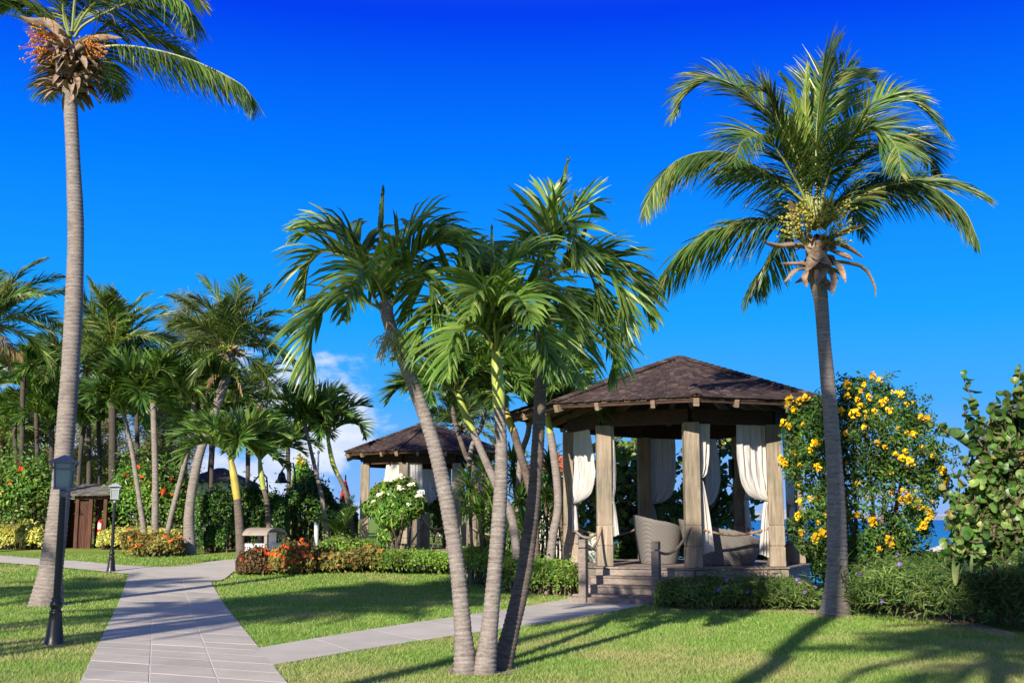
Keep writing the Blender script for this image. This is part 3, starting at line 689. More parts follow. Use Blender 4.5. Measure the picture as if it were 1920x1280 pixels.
def palm(label, kind, px, w, Y, group, crown=0, sc=1.0, shaft=None, rz=0.0, bk='bark', tilt=(0, 0), nuts=False, name=None):
    if Y >= 44: bk = 'bark_shaded'  # farthest trunks: shade put into the bark colour
    elif bk == 'bark' and Y > 40: bk = 'bark_b'  # darker bark for the shaded back rows as well
    P = foot(pxline(px, Y)); t = thing(name or ('coconut_palm' if kind == 'coco' else 'garden_palm'), label, 'palm tree', P[0] + [0, 0, 0.06], group)
    k = 1.0
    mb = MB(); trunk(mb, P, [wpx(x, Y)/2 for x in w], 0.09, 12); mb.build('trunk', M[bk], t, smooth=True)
    C = P[-1]
    if shaft:
        Q = resample(np.array([A(p[0], p[1], Y) for p in shaft[0]]), 10); mb = MB()
        tube(mb, Q, np.interp(np.linspace(0, 1, 10), np.linspace(0, 1, len(shaft[1])), [wpx(x, Y)/2 for x in shaft[1]]), 12); mb.build('crownshaft', M[shaft[2]], t, smooth=True); C = Q[-1]
    inst(CROWN[kind][crown], 'crown', t, C + np.array([0, 0, -0.05]), (tilt[0], tilt[1], rz), sc)
    if kind == 'coco': sprouts(t, C + np.array([0, 0, -0.15]), 1.2)
    if nuts:
        mb = MB()
        for q in range(3): inflorescence(mb, C, np.array([math.cos(q*2.1-1.6), math.sin(q*2.1-1.6), 0.0]), 0.55, 16, 0, 1, 0.04, 0.4)
        mb.build('coconut_cluster', [M['rachis'], M['nut']], t)
    return t
g1 = 'coconut palms'; g2 = 'garden palms along the far hedge'; g3 = 'palms behind the three front trunks'
palm('coconut palm with curved grey trunk and scaly neck at the back hedge', 'coco', [(357, 1032), (355, 960), (372, 860), (400, 780), (424, 705), (431, 655)], [24, 19, 17, 16, 19, 22], 36, g1, 0, 0.95, rz=0.6, nuts=True)
palm('dark coconut palm straight behind the red-flowered hedge, between two other coconut palms', 'coco', [(212, 960), (211, 850), (211, 740), (212, 665)], [14, 14, 14, 18], 47, g1, 1, 1.25, rz=2.0)
palm('coconut palm cut off by the left edge of the picture', 'coco', [(-40, 1000), (-32, 800), (-24, 680), (-18, 610)], [22, 20, 18, 22], 37, g1, 2, 1.05, rz=1.1)
palm('small palm with a thin dark trunk in front of the leftmost coconut crown', 'adon', [(40, 960), (41, 850), (43, 730), (45, 705)], [8, 8, 9, 9], 46, g2, 0, 1.35, rz=0.4)
palm('little coconut palm low at the left edge behind the hedge', 'coco', [(7, 940), (6, 860), (5, 815)], [6, 6, 7], 58, g1, 1, 0.9, rz=3.0, nuts=True)
palm('dark bushy palm just behind the tall bare trunk on the left', 'adon', [(97, 960), (97, 850), (96, 790)], [9, 9, 9], 47, g2, 1, 1.45, rz=1.5)
palm('small palm with thin trunk right of the tall bare trunk, behind the shed', 'adon', [(145, 960), (150, 860), (158, 800)], [8, 8, 8], 48, g2, 2, 1.3, rz=0.2)
for (kx, ky, Y_, kd, cr, sc_, lab) in ((68, 745, 49, 'adon', 2, 1.7, 'bushy palm behind the leftmost hedge, nearest the thin dark trunk'), (122, 705, 51, 'adon', 0, 1.8, 'tall bushy palm peeping out just left of the tall bare trunk'),
        (185, 790, 50, 'adon', 1, 1.7, 'low bushy palm behind the shed roof, right of the tall bare trunk'), (256, 735, 46, 'adon', 2, 1.7, 'bushy palm between the dark coconut palm and the thin leaning palm'),
        (320, 775, 48, 'adon', 0, 1.8, 'bushy palm behind the round flower bed'), (165, 690, 54, 'coco', 0, 1.1, 'coconut palm crown just right of the tall bare trunk'),
        (395, 795, 45, 'adon', 1, 1.5, 'bushy palm in front of the feathery tree by the curved coconut palm'), (28, 790, 52, 'adon', 1, 1.6, 'low bushy palm above the leftmost hedge'), (540, 840, 46, 'adon', 2, 1.3, 'low palm behind the dark bushes left of the slim pair')):
    palm(lab, kd, [(kx, 965), (kx+2, 880), (kx, ky+30), (kx, ky)], [9, 9, 8, 8], Y_, g2 if kd == 'adon' else g1, cr, sc_, rz=kx*0.7, bk='bark_b')
g4 = 'thin palms in the round flower bed'
palm('thin palm leaning left out of the round flower bed', 'adon', [(278, 1034), (265, 960), (250, 860), (238, 800), (232, 778)], [11, 10, 9, 8, 8], 36.2, g4, 0, 1.5, rz=2.2)
palm('thin upright palm in the middle of the round flower bed', 'adon', [(290, 1044), (291, 960), (291, 880), (288, 780), (287, 755)], [16, 13, 12, 11, 11], 36, g4, 1, 1.65, rz=0.9)
palm('thin palm leaning right out of the round flower bed', 'adon', [(304, 1034), (325, 950), (343, 880), (357, 810), (363, 755)], [11, 10, 9, 9, 9], 36.1, g4, 2, 1.55, rz=0.3)
palm('short palm with an orange-yellow crownshaft rising by the white bin', 'adon', [(451, 1034), (449, 990), (445, 935)], [16, 16, 14], 34, g2, 2, 1.4, ([(445, 937), (440, 900), (434, 868), (432, 852)], [14, 16, 13, 8], 'shaft_y'), 1.2, 'bark_b')
palm('short leaning palm with a green crownshaft behind the white bin', 'adon', [(507, 1005), (501, 945), (494, 915)], [11, 10, 9], 38.5, g2, 0, 1.2, ([(494, 917), (489, 885), (487, 862)], [10, 11, 7], 'shaft'), 2.9, 'bark_b')
palm('slim palm leaning left, left one of the pair by the far pavilion', 'adon', [(618, 1004), (604, 935), (590, 875), (577, 818), (572, 795)], [9, 9, 8, 7, 7], 40, g2, 1, 1.45, rz=0.3)
palm('slim palm with green neck, right one of the pair by the far pavilion', 'adon', [(668, 1004), (650, 930), (634, 890)], [10, 9, 8], 40.4, g2, 2, 1.45, ([(634, 892), (624, 868), (617, 835), (614, 815)], [8, 9, 8, 6], 'shaft'), 1.9)
palm('small coconut palm far behind, between the curved coconut palm and the sky', 'coco', [(464, 980), (465, 860), (466, 775), (467, 738)], [8, 8, 9, 11], 52, g1, 2, 0.88, rz=0.5, nuts=True)
palm('coconut palm behind the far pavilion, only its crown over the roof', 'coco', [(868, 960), (866, 880), (862, 800)], [9, 9, 10], 55, g1, 0, 1.0, rz=2.4)
palm('palm with long green crownshaft leaning left behind the middle front trunk', 'adon', [(974, 1070), (962, 980), (938, 925), (908, 858), (886, 806)], [17, 16, 16, 15, 13], 25, g3, 1, 1.35, ([(886, 808), (876, 785), (866, 760), (859, 738)], [16, 15, 13, 10], 'shaft'), 0.4)
palm('thin brown palm bending left behind the front trunks, nearest the far pavilion', 'adon', [(905, 1030), (893, 900), (872, 850), (852, 785), (848, 740)], [10, 10, 10, 9, 8], 31.5, g3, 0, 1.2, rz=1.7, bk='bark_b')
palm('shaded palm with a yellow neck leaning left behind the right front trunk', 'adon', [(1006, 1070), (1001, 965), (988, 895), (962, 805)], [18, 16, 15, 14], 25.2, g3, 2, 1.2, ([(962, 807), (952, 782), (945, 755), (943, 735)], [15, 14, 12, 9], 'shaft_y'), 2.2, 'bark_b')
palm('red-brown palm standing right beside the near pavilion deck', 'adon', [(1024, 1074), (1036, 1010), (1046, 950), (1042, 880), (1032, 812)], [17, 16, 15, 15, 14], 24.6, g3, 0, 1.2, ([(1032, 814), (1028, 790), (1026, 768)], [13, 12, 8], 'shaft'), 1.0, 'bark')
palm('thin pale palm leaning right behind the front trunks', 'adon', [(966, 1000), (974, 880), (990, 812), (996, 765)], [11, 10, 11, 10], 27.5, g3, 1, 1.1, rz=2.6)
palm('low full palm filling the gap under the three front crowns', 'adon', [(885, 1000), (880, 870), (905, 790), (915, 735)], [10, 10, 9, 8], 28.5, g3, 2, 1.5, rz=0.7)
# palms standing beside and behind the camera, whose shade lies on the lawn
def shade_palm(label, spot, dist, r, sc, crown, lean=(0, 0), h_extra=0.0):
    g = G(*spot); h = dist*math.tan(SUN_EL) + h_extra; c = np.array([g[0] + SUN_AZ[0]*dist, g[1] + SUN_AZ[1]*dist])
    t = thing('coconut_palm', label, 'palm tree', (c[0]+lean[0], c[1]+lean[1], 0), g1); top = np.array([c[0], c[1], h])
    b = np.array([c[0]+lean[0], c[1]+lean[1], -0.05]); mb = MB()
    trunk(mb, np.array([b, b*0.55 + top*0.45 + np.array([lean[0], lean[1], 0])*0.15, top]), [r*1.5, r, r*0.9], 0.09, 12); mb.build('trunk', M['bark'], t, smooth=True)
    inst(CROWN['coco'][crown], 'crown', t, top, (0, 0, rng.uniform(0, 6)), sc)
    return t
shade_palm('coconut palm standing on the lawn behind the viewpoint', (1870, 1232), 18, 0.14, 0.85, 0, (-0.6, -1.5))
shade_palm('coconut palm beside the path, left of the viewpoint', (640, 1128), 22, 0.14, 1.1, 1, (-0.5, -1.0))
shade_palm('coconut palm on the left lawn outside the view', (60, 1112), 20, 0.14, 1.0, 2, (-0.5, -1.0))
shade_palm('coconut palm beside the path, nearest the viewpoint', (285, 1148), 18, 0.13, 0.62, 0, (-0.5, -1.0))
shade_palm('unseen coconut palm added to deepen the lawn shade, left of the viewpoint', (560, 1146), 24, 0.14, 1.15, 0, (-0.5, -1.0))  # extra crown, added to darken the patch on the middle lawn
shade_palm('unseen coconut palm added to shade the right border, behind the viewpoint', (1925, 1195), 20, 0.14, 0.8, 2, (0.6, -1.0))  # extra crown out of view, added to darken the right-hand border
shade_palm('unseen leaning coconut palm added to broaden the lawn shade', (790, 1112), 23, 0.14, 1.1, 1, (0.4, -1.0))  # another added crown, only for a broader shadow on the lawn
def shade_trunk(label, targets, by, top, r, crown, sc, rad=None):
    """a tall palm out of view: its trunk runs through the points whose shadows fall on the targets"""
    P = []
    for q in targets:
        k = (q[1] - by)/(-SUN_AZ[1]); P.append(np.array([q[0] + SUN_AZ[0]*k, by, q[2] + k*math.tan(SUN_EL)]))
    P = [np.array([P[0][0] - 0.35, by, -0.05])] + P + [P[-1] + np.array(top)]
    P = np.array(P); n = len(P); t = thing('coconut_palm', label, 'palm tree', (P[0][0], by, 0), g1)
    mb = MB(); trunk(mb, P, rad or list(np.linspace(r*1.4, r, n)), 0.09, 12); mb.build('trunk', M['bark'], t, smooth=True)
    inst(CROWN['coco'][crown], 'crown', t, P[-1], (0, 0, 0.5), sc)
shade_trunk('very tall coconut palm behind the viewpoint', [G(1400, 1280), G(1470, 1222), G(1530, 1172), A(1563, 1100, YR), A(1566, 980, YR), A(1562, 860, YR), A(1554, 760, YR), A(1535, 690, YR)], -2.2, (1.5, 0, 9.0), 0.135, 1, 1.0, [0.2, 0.14, 0.14, 0.15, 0.19, 0.21, 0.21, 0.20, 0.18, 0.12])
shade_trunk('slender coconut palm behind the viewpoint, nearest the middle lawn', [G(690, 1279), G(860, 1236), G(1000, 1196), G(1150, 1160)], -3.0, (0.4, 0, 1.2), 0.13, 2, 0.8)

# ------------------------------------------------------------------ pavilions
M['post'] = wood('weathered_post', (0.19, 0.155, 0.115), (0.40, 0.345, 0.27), 2, isl=0.12)
M['deck'] = wood('deck_board', (0.19, 0.155, 0.135), (0.34, 0.29, 0.26), 0, isl=0.25)
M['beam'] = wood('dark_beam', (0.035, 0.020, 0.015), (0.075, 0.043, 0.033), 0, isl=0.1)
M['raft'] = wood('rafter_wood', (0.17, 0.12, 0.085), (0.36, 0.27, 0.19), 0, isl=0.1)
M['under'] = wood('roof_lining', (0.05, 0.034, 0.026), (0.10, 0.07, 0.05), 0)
def shingle_mat():
    m, t, bs, out = mat('cedar_shingle')
    c = ramp(t, island(t), [(0, (0.045, 0.032, 0.031)), (0.5, (0.068, 0.048, 0.046)), (0.85, (0.090, 0.066, 0.062)), (1, (0.15, 0.115, 0.105))])
    p = coords(t)
    c = mixc(t, 1.0, c, ramp(t, noise(t, p, 0.8, 5, 0.6), [(0.3, (0.75, 0.75, 0.78)), (0.7, (1.2, 1.15, 1.1))]), 'MULTIPLY')
    g = noise(t, p, 30, 4, 0.7); c = mixc(t, 1.0, c, ramp(t, g, [(0.3, (0.75,)*3), (0.7, (1.2,)*3)]), 'MULTIPLY')
    t.links.new(c, bs.inputs['Base Color']); bs.inputs['Roughness'].default_value = 0.85; bs.inputs['Specular IOR Level'].default_value = 0.2
    bump(t, bs, g, 0.4, 0.01); return m
M['shingle'] = shingle_mat()
def cloth():
    m, t, bs, out = mat('white_cotton')
    p = coords(t); w = noise(t, p, 300, 2); st = noise(t, mapping(t, p, (3, 3, 0.5)), 1.5, 4)
    c = ramp(t, st, [(0.3, (0.66, 0.64, 0.61)), (0.6, (0.76, 0.75, 0.73))])
    t.links.new(c, bs.inputs['Base Color']); bs.inputs['Roughness'].default_value = 0.9; bs.inputs['Specular IOR Level'].default_value = 0.1
    bump(t, bs, w, 0.15, 0.003)
    tr = t.nodes.new('ShaderNodeBsdfTranslucent'); t.links.new(c, tr.inputs[0])
    mx = t.nodes.new('ShaderNodeMixShader'); mx.inputs[0].default_value = 0.28
    t.links.new(bs.outputs[0], mx.inputs[1]); t.links.new(tr.outputs[0], mx.inputs[2]); t.links.new(mx.outputs[0], out.inputs[0]); return m
M['cloth'] = cloth()
M['rope'] = wood('rope', (0.22, 0.15, 0.10), (0.45, 0.33, 0.24), 2)
M['black'] = plain('black_metal', (0.012, 0.013, 0.014), 0.35, var=0.3, spec=0.5)
def clip_poly(P, n, d):
    """the part of polygon P where n.p <= d"""
    out = []; k = len(P)
    for i in range(k):
        a, b = P[i], P[(i+1) % k]; da, db = a @ n - d, b @ n - d
        if da <= 0: out.append(a)
        if da*db < 0: out.append(a + (b - a)*da/(da - db))
    return np.array(out)
def planks(mb, poly, ang, w, z, th, gap=0.006, m=0):
    u = np.array([math.cos(ang), math.sin(ang)]); v = np.array([-u[1], u[0]]); s = poly @ v
    k = s.min()
    while k < s.max():
        q = clip_poly(clip_poly(poly, v, k + w - gap), -v, -k)
        if len(q) >= 3:
            zz = z + rng.normal(0, 0.0012); n = len(q)
            ar = 0.5*np.sum(q[:, 0]*np.roll(q[:, 1], -1) - q[:, 1]*np.roll(q[:, 0], -1))
            if ar < 0: q = q[::-1]
            V = np.r_[np.c_[q, np.full(n, zz - th)], np.c_[q, np.full(n, zz)]]
            mb.add(V, [list(range(n, 2*n))], m); i = np.arange(n); mb.add(V, np.stack([i, (i+1) % n, (i+1) % n + n, i + n], 1), m)
        k += w
def rope(t, a, b, sag, r=0.026, name='rope_rail'):
    s = np.linspace(0, 1, 18)[:, None]; P = np.asarray(a)*(1-s) + np.asarray(b)*s; P[:, 2] -= sag*4*(s[:, 0]*(1-s[:, 0]))
    Q = resample(P, 120); ph = np.linspace(0, 1, 120)*np.linalg.norm(np.diff(Q, axis=0), axis=1).sum()/0.035*2*math.pi
    mb = MB(); tube(mb, Q, r*(1 + 0.10*np.sin(ph)), 8); return mb.build(name, M['rope'], t, smooth=True)
def curtain(label, a, b, Wf, zt, ztie, zb, phase=0.0, nf=5, off=(0, 0), group='white curtains on the pavilions', tailw=0.28):
    """hangs from the beam between posts a and b, gathered to post a at ztie, its tail falling to zb"""
    a = np.asarray(a, float) + off; b = np.asarray(b, float) + off; d = b - a; L = np.linalg.norm(d); d = d/L; p = np.array([-d[1], d[0]]); Wd = L*Wf
    nu, n1, n2 = 44, 46, 26; u = np.linspace(0, 1, nu)[None]
    s = np.linspace(0, 1, n1)[:, None]; xo = np.maximum(0.09, Wd*(1 - s**4.5)**0.55)
    belly = 1 + 0.10*np.sin(math.pi*np.clip(s*1.1, 0, 1))
    x1 = 0.12 + xo*belly*u; dz = (zt - ztie)*(s - 0.13*np.sin(math.pi*s**1.5)*(-u**1.2)*0.9)
    z1 = zt - dz; amp = 0.018 + 0.030*s
    w1 = 0.7*np.sin(2*math.pi*nf*u + phase) + 0.35*np.sin(2*math.pi*(nf*1.7)*u + 1.3 + phase + 1.5*s)
    cr = sum(np.sin(2*math.pi*(fa*u + fb*s) + ph)/k for k, (fa, fb, ph) in enumerate(((3.1, 1.7, phase), (5.3, -2.9, 1+phase), (8.7, 4.3, 2.2), (13.0, -6.1, 0.7*phase)), 1))
    y1 = amp*w1 + 0.10*np.sin(math.pi*s)*u**1.5 + 0.011*cr*(0.3 + s)
    s2 = np.linspace(0.03, 1, n2)[:, None]; x2 = 0.12 + (0.09 + (tailw - 0.09)*s2**0.7)*u - 0.03*s2; z2 = ztie - (ztie - zb)*s2 + 0.10*u*s2
    y2 = (0.045 - 0.01*s2)*np.sin(2*math.pi*3.5*u + phase) + 0.02*s2*np.sin(9*u+phase)
    X = np.vstack([x1, x2]); Y = np.vstack([y1, y2]); Z = np.vstack([z1 + 0*u, z2])
    V = np.stack([a[0] + d[0]*X + p[0]*Y, a[1] + d[1]*X + p[1]*Y, Z], -1).reshape(-1, 3)
    mb = MB().add(V, grid_faces(n1 + n2, nu))
    o = mb.build('curtain', M['cloth'], None, (a[0], a[1], zb), smooth=True)
    return tag(o, label, 'curtain', group)
def pavilion(name, label, c, Rp, Rr, a0, zd, zb, ze, za, rd, group, entrance=0, deck_ang=0.2, wpost=0.31, fix=None, yaw=0.0):
    cx, cy = c; z0 = float(gz(cx, cy)); t = thing(name, label, 'pavilion', (cx, cy, z0), group)
    ang = [a0 + k*math.pi/4 for k in range(8)]
    pt = lambda r, a, z: np.array([cx + r*math.cos(a), cy + r*math.sin(a), z])
    P = [pt(Rp, a, 0)[:2] for a in ang]
    for k, q in (fix or {}).items(): P[k] = np.array(q)
    # deck and skirting
    oct_ = np.array([pt(rd, a, 0)[:2] for a in ang]); mb = MB(); planks(mb, oct_, deck_ang, 0.14, zd, 0.03); mb.build('deck', M['deck'], t)
    for k in range(8):
        A0, A1 = pt(rd-0.06, ang[k], 0), pt(rd-0.06, ang[(k+1) % 8], 0); mb = MB()
        for j in range(3):
            h = (zd - 0.035 - z0)/3; z = z0 + h*(j+0.5) - 0.02*(j == 0)
            bar(mb, A0*0.995 + A1*0.005 + [0, 0, z], A1*0.995 + A0*0.005 + [0, 0, z], 0.035, h - 0.008)
        mb.build('skirting', M['deck'], t)
    for k in range(8):
        yp = yaw if yaw is not None else a0 + k*math.pi/4; mb = MB(); x, y = P[k]
        box(mb, (x, y, (zd + zb)/2), (wpost-0.02, wpost-0.02, zb - zd - 0.02), yp)
        hs = [0.20, 0.72, zb - zd]; zz = zd; prev = zd
        box(mb, (x, y, zd + 0.20), (wpost+0.02, wpost+0.02, 0.40 - 0.006), yp); box(mb, (x, y, zd + 0.62), (wpost+0.012, wpost+0.012, 0.40), yp)
        box(mb, (x, y, (zd + 0.83 + zb + 0.02)/2), (wpost, wpost, zb + 0.02 - zd - 0.83), yp)
        bevel(mb.build('post', M['post'], t), 0.018)
    for k in range(8):
        mb = MB(); a, b = np.array([*P[k], 0.0]), np.array([*P[(k+1) % 8], 0.0])
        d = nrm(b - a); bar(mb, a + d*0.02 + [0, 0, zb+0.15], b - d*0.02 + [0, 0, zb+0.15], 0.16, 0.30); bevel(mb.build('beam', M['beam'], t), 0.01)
        mb = MB(); a, b = pt(Rr-0.10, ang[k], 0), pt(Rr-0.10, ang[(k+1) % 8], 0); zf = ze - 0.065
        bar(mb, a + [0, 0, zf], b + [0, 0, zf], 0.04, 0.07); mb.build('fascia', M['beam'], t)
    # rafters
    slope = (za - ze)/Rr
    for k in range(8):
        for f in (0.0, 0.30, 0.70):
            e = pt(Rr-0.03, ang[k], 0)*(1-f) + pt(Rr-0.03, ang[(k+1) % 8], 0)*f
            i = pt(0.25, ang[k], 0)*(1-f) + pt(0.25, ang[(k+1) % 8], 0)*f
            e[2] = ze - 0.11; i[2] = za - 0.25
            mb = MB(); bar(mb, i, e, 0.085 if f else 0.11, 0.15); mb.build('rafter', M['raft'], t)
    # roof: lining board, then courses of single shingles
    apex = pt(0, 0, za); mb = MB()
    for k in range(8):
        a, b = pt(Rr-0.05, ang[k], ze-0.012), pt(Rr-0.05, ang[(k+1) % 8], ze-0.012)
        mb.add([a, b, apex - [0, 0, 0.012], a + [0, 0, -0.03], b + [0, 0, -0.03], apex - [0, 0, 0.05]], [[0, 1, 2], [5, 4, 3]]); mb.add([a, b, b + [0, 0, -0.03], a + [0, 0, -0.03]], [[0, 3, 2, 1]])
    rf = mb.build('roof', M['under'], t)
    mb = MB(); nc = 31
    for k in range(8):
        a, b = pt(Rr, ang[k], ze), pt(Rr, ang[(k+1) % 8], ze); mid = (a+b)/2
        nn = nrm(np.cross(b - a, apex - a)); up = nrm(apex - mid); sl = np.linalg.norm(apex - mid); wd = np.linalg.norm(b - a); ex = nrm(b - a); st = sl/nc
        for i in range(nc):
            s0 = i*st; half = wd/2*(1 - s0/sl); x = -half
            while x < half - 0.02:
                w = min(rng.uniform(0.09, 0.16), half - x)
                if half - x - w < 0.05: w = half - x
                j = rng.normal(0, 0.010); l = st*1.9; th = rng.uniform(0.020, 0.034)
                ftop = min(1.0, half*(1) and (wd/2*(1 - min(sl, s0 + l)/sl))/max(half, 1e-6))
                xa, xb = x + 0.004, x + w - 0.004
                q0 = mid + up*(s0 + j - 0.015); q1 = mid + up*min(sl, s0 + l)
                V = np.array([q0 + ex*xa + nn*0.004, q0 + ex*xb + nn*0.004, q1 + ex*xb*ftop - nn*0.002, q1 + ex*xa*ftop - nn*0.002,
                              q0 + ex*xa + nn*th, q0 + ex*xb + nn*th, q1 + ex*xb*ftop + nn*0.004, q1 + ex*xa*ftop + nn*0.004])
                mb.add(V, BOXF); x += w
    mb.build('shingles', M['shingle'], t)
    for k in range(8):      # hip caps: overlapping shingles along each hip
        mb = MB(); e = pt(Rr+0.02, ang[k], ze + 0.015); n = 24; T = nrm(apex - e); s = nrm(np.cross(T, [0, 0, 1])); u = np.cross(s, T)
        for i in range(n):
            q0 = e + (apex + [0, 0, 0.03] - e)*(i/n); q1 = e + (apex + [0, 0, 0.03] - e)*min(1, (i+1.6)/n)
            for sg in (-1, 1):
                V = np.array([q0 + u*0.045, q0 + s*sg*0.11 + u*0.012, q1 + s*sg*0.10 - u*0.006, q1 + u*0.022]); V2 = V + u*0.022
                mb.add(np.r_[V, V2], BOXF if sg < 0 else BOXF[:, ::-1])
        mb.build('ridge_cap', M['shingle'], t)
    return t, P, ang
C1 = (A(1275, 800, 25.4)[0], 25.4); RP = 2.46; A01 = R(-93.6 - 45*3)
ZD, ZB, ZE, ZA = 0.64, 3.50, 3.90, A(1275, 672, 25.4)[2]
G1, P1, ANG1 = pavilion('garden_pavilion', 'large eight-sided timber pavilion with a shingled roof and draped curtains, the nearer of two', C1, RP, 3.85, A01, ZD, ZB, ZE, ZA, 2.78, 'eight-sided shingled pavilions', fix={0: (A(1208, 900, 27.3)[0], 27.3), 7: (A(1309, 900, 27.8)[0], 27.8), 6: (A(1388, 900, 27.0)[0], 27.0)})
# posts in order: 0 back-left ... 3 = front middle (1262), 4 = right front (1445), 2 = left front (1140), 1 = left (1072)
def z3(p, z): return np.array([p[0], p[1], z])
for i, j, sag in ((1, 2, 0.22), (3, 4, 0.14), (4, 5, 0.16), (0, 1, 0.2), (5, 6, 0.22)):
    d = nrm(P1[j] - P1[i]); rope(G1, z3(P1[i] + d*0.14, ZD+0.78), z3(P1[j] - d*0.14, ZD+0.78), sag)
# stairs at the bay between posts 2 and 3
mid = (P1[2] + P1[3])/2; nrm_ = nrm(mid - np.array(C1)); tan_ = np.array([-nrm_[1], nrm_[0]]); e0 = np.array(C1) + nrm_*(2.78*math.cos(math.pi/8)); ya = math.atan2(tan_[1], tan_[0])
for i in range(4):
    zt = ZD - 0.16*i - (0.012 if i == 0 else 0); run = 0.36; c = e0 + nrm_*(run*(i - 0.5) + 0.02) if i else e0 + nrm_*0.06
    if i == 0: continue
    mb = MB(); box(mb, (c[0], c[1], zt - 0.022), (2.0 + 0.14*(i == 3), run + 0.03, 0.044), ya)
    c2 = c + nrm_*(run/2 - 0.02); box(mb, (c2[0], c2[1], (zt - 0.046 + (zt-0.16))/2), (1.96 + 0.14*(i == 3), 0.03, 0.112), ya)
    bevel(mb.build('step', M['deck'], G1), 0.008)
mb = MB(); c = e0 + nrm_*(0.36*3 + 0.10); box(mb, (c[0], c[1], 0.06), (2.15, 0.34, 0.12), ya); bevel(mb.build('step', M['deck'], G1), 0.01)
for sgn, lab in ((-1, 'short square wooden post left of the pavilion steps'), (1, 'short square wooden post right of the pavilion steps')):
    pass
def short_post(px, ytop, Y, label, w=0.15):
    g = A(px, 1100, Y); x = g[0]; zt = A(px, ytop, Y)[2]; t = thing('short_post', label, 'post', (x, Y, 0), 'short posts flanking the steps')
    mb = MB(); box(mb, (x, Y, (zt-0.16)/2 - 0.03), (w, w, zt - 0.16 + 0.06), ya); bevel(mb.build('shaft', M['deck'], t), 0.01)
    mb = MB(); box(mb, (x, Y, zt - 0.065), (w, w, 0.16), ya); o = mb.build('cap', M['deck'], t); bevel(o, 0.018)
    return np.array([x, Y, zt])
sl = short_post(1094, 1012, 22.2, 'short square wooden post standing left of the pavilion steps by the clipped hedge')
sr = short_post(1231, 1016, 21.9, 'short square wooden post standing right of the pavilion steps by the purple-flowered border')
rope(G1, z3(P1[2] - nrm(P1[2]-P1[1])*0.0 + nrm_*0.17, ZD+0.80), sl + [0.06, 0.08, -0.13], 0.20); rope(G1, z3(P1[3] + nrm_*0.17, ZD+0.80), sr + [0.0, 0.09, -0.13], 0.26)
# dark box lamps on posts
def wall_lamp(t, p, d, z):
    mb = MB(); q = p + d*0.21; box(mb, (q[0], q[1], z), (0.10, 0.15, 0.42), math.atan2(d[1], d[0])); box(mb, (q[0] - d[0]*0.02, q[1] - d[1]*0.02, z + 0.225), (0.14, 0.17, 0.03), math.atan2(d[1], d[0]))
    bevel(mb.build('wall_lamp', M['black'], t), 0.008)
d12 = nrm(P1[2] - P1[1]); wall_lamp(G1, P1[1], nrm(np.array([0.72, -0.75])), 2.72)
wall_lamp(G1, P1[6], nrm(np.array([-1.0, -0.2])), 2.75)
gC = 'white curtains of the near pavilion'
zc = ZB + 0.05
curtain('white curtain on the leftmost lit post of the near pavilion, tied to the left', P1[1], P1[2], 0.50, zc, ZD+1.28, ZD+0.62, 0.4, 4, group=gC)
curtain('white curtain mostly hidden behind the post left of the steps, only its tail showing', P1[2], P1[3], 0.03, zc, ZD+1.35, ZD+0.55, 1.1, 4, group=gC, tailw=0.24)
curtain('white curtain tied low to the front middle post, the long tail beside the sofa', P1[3], P1[4], 0.18, zc, ZD+1.75, ZD+0.22, 2.0, 4, group=gC, tailw=0.36)
curtain('broad sunlit white curtain gathered against the right front post', P1[4], P1[3], 0.38, zc, ZD+1.32, ZD+0.15, 0.9, 5, group=gC)
curtain('white curtain at the right side post, half behind the yellow flowers', P1[5], P1[4], 0.55, zc, ZD+1.25, ZD+0.42, 1.7, 5, group=gC, tailw=0.42)
curtain('shaded white curtain on the back right post, in front of the sea', P1[6], P1[5], 0.60, zc, ZD+1.40, ZD+0.40, 0.2, 5, group=gC)
curtain('shaded white curtain on the back middle post, behind the sofa', P1[7], P1[6], 0.34, zc, ZD+1.25, ZD+0.50, 2.6, 5, group=gC)
curtain('shaded white curtain on the back left post, above the tall sofa end', P1[0], P1[7], 0.5, zc, ZD+1.30, ZD+0.48, 3.3, 5, group=gC)

# wicker sofas
def wicker():
    m, t, bs, out = mat('wicker'); p = coords(t)
    w1 = t.nodes.new('ShaderNodeTexWave'); w1.wave_type = 'BANDS'; w1.bands_direction = 'Z'; w1.inputs['Scale'].default_value = 22; w1.inputs['Distortion'].default_value = 0.6; t.links.new(p, w1.inputs[0])
    w2 = t.nodes.new('ShaderNodeTexWave'); w2.wave_type = 'BANDS'; w2.bands_direction = 'DIAGONAL'; w2.inputs['Scale'].default_value = 9; w2.inputs['Distortion'].default_value = 0.3; t.links.new(p, w2.inputs[0])
    h = math_n(t, 'MULTIPLY', w1.outputs['Fac'], w2.outputs['Fac'])
    c = ramp(t, h, [(0.05, (0.14, 0.13, 0.12)), (0.5, (0.33, 0.315, 0.295))]); t.links.new(c, bs.inputs['Base Color'])
    bs.inputs['Roughness'].default_value = 0.6; bump(t, bs, h, 0.7, 0.02); return m
M['wicker'] = wicker(); M['cushion'] = plain('grey_cushion', (0.40, 0.385, 0.36), 0.9, sc=4)
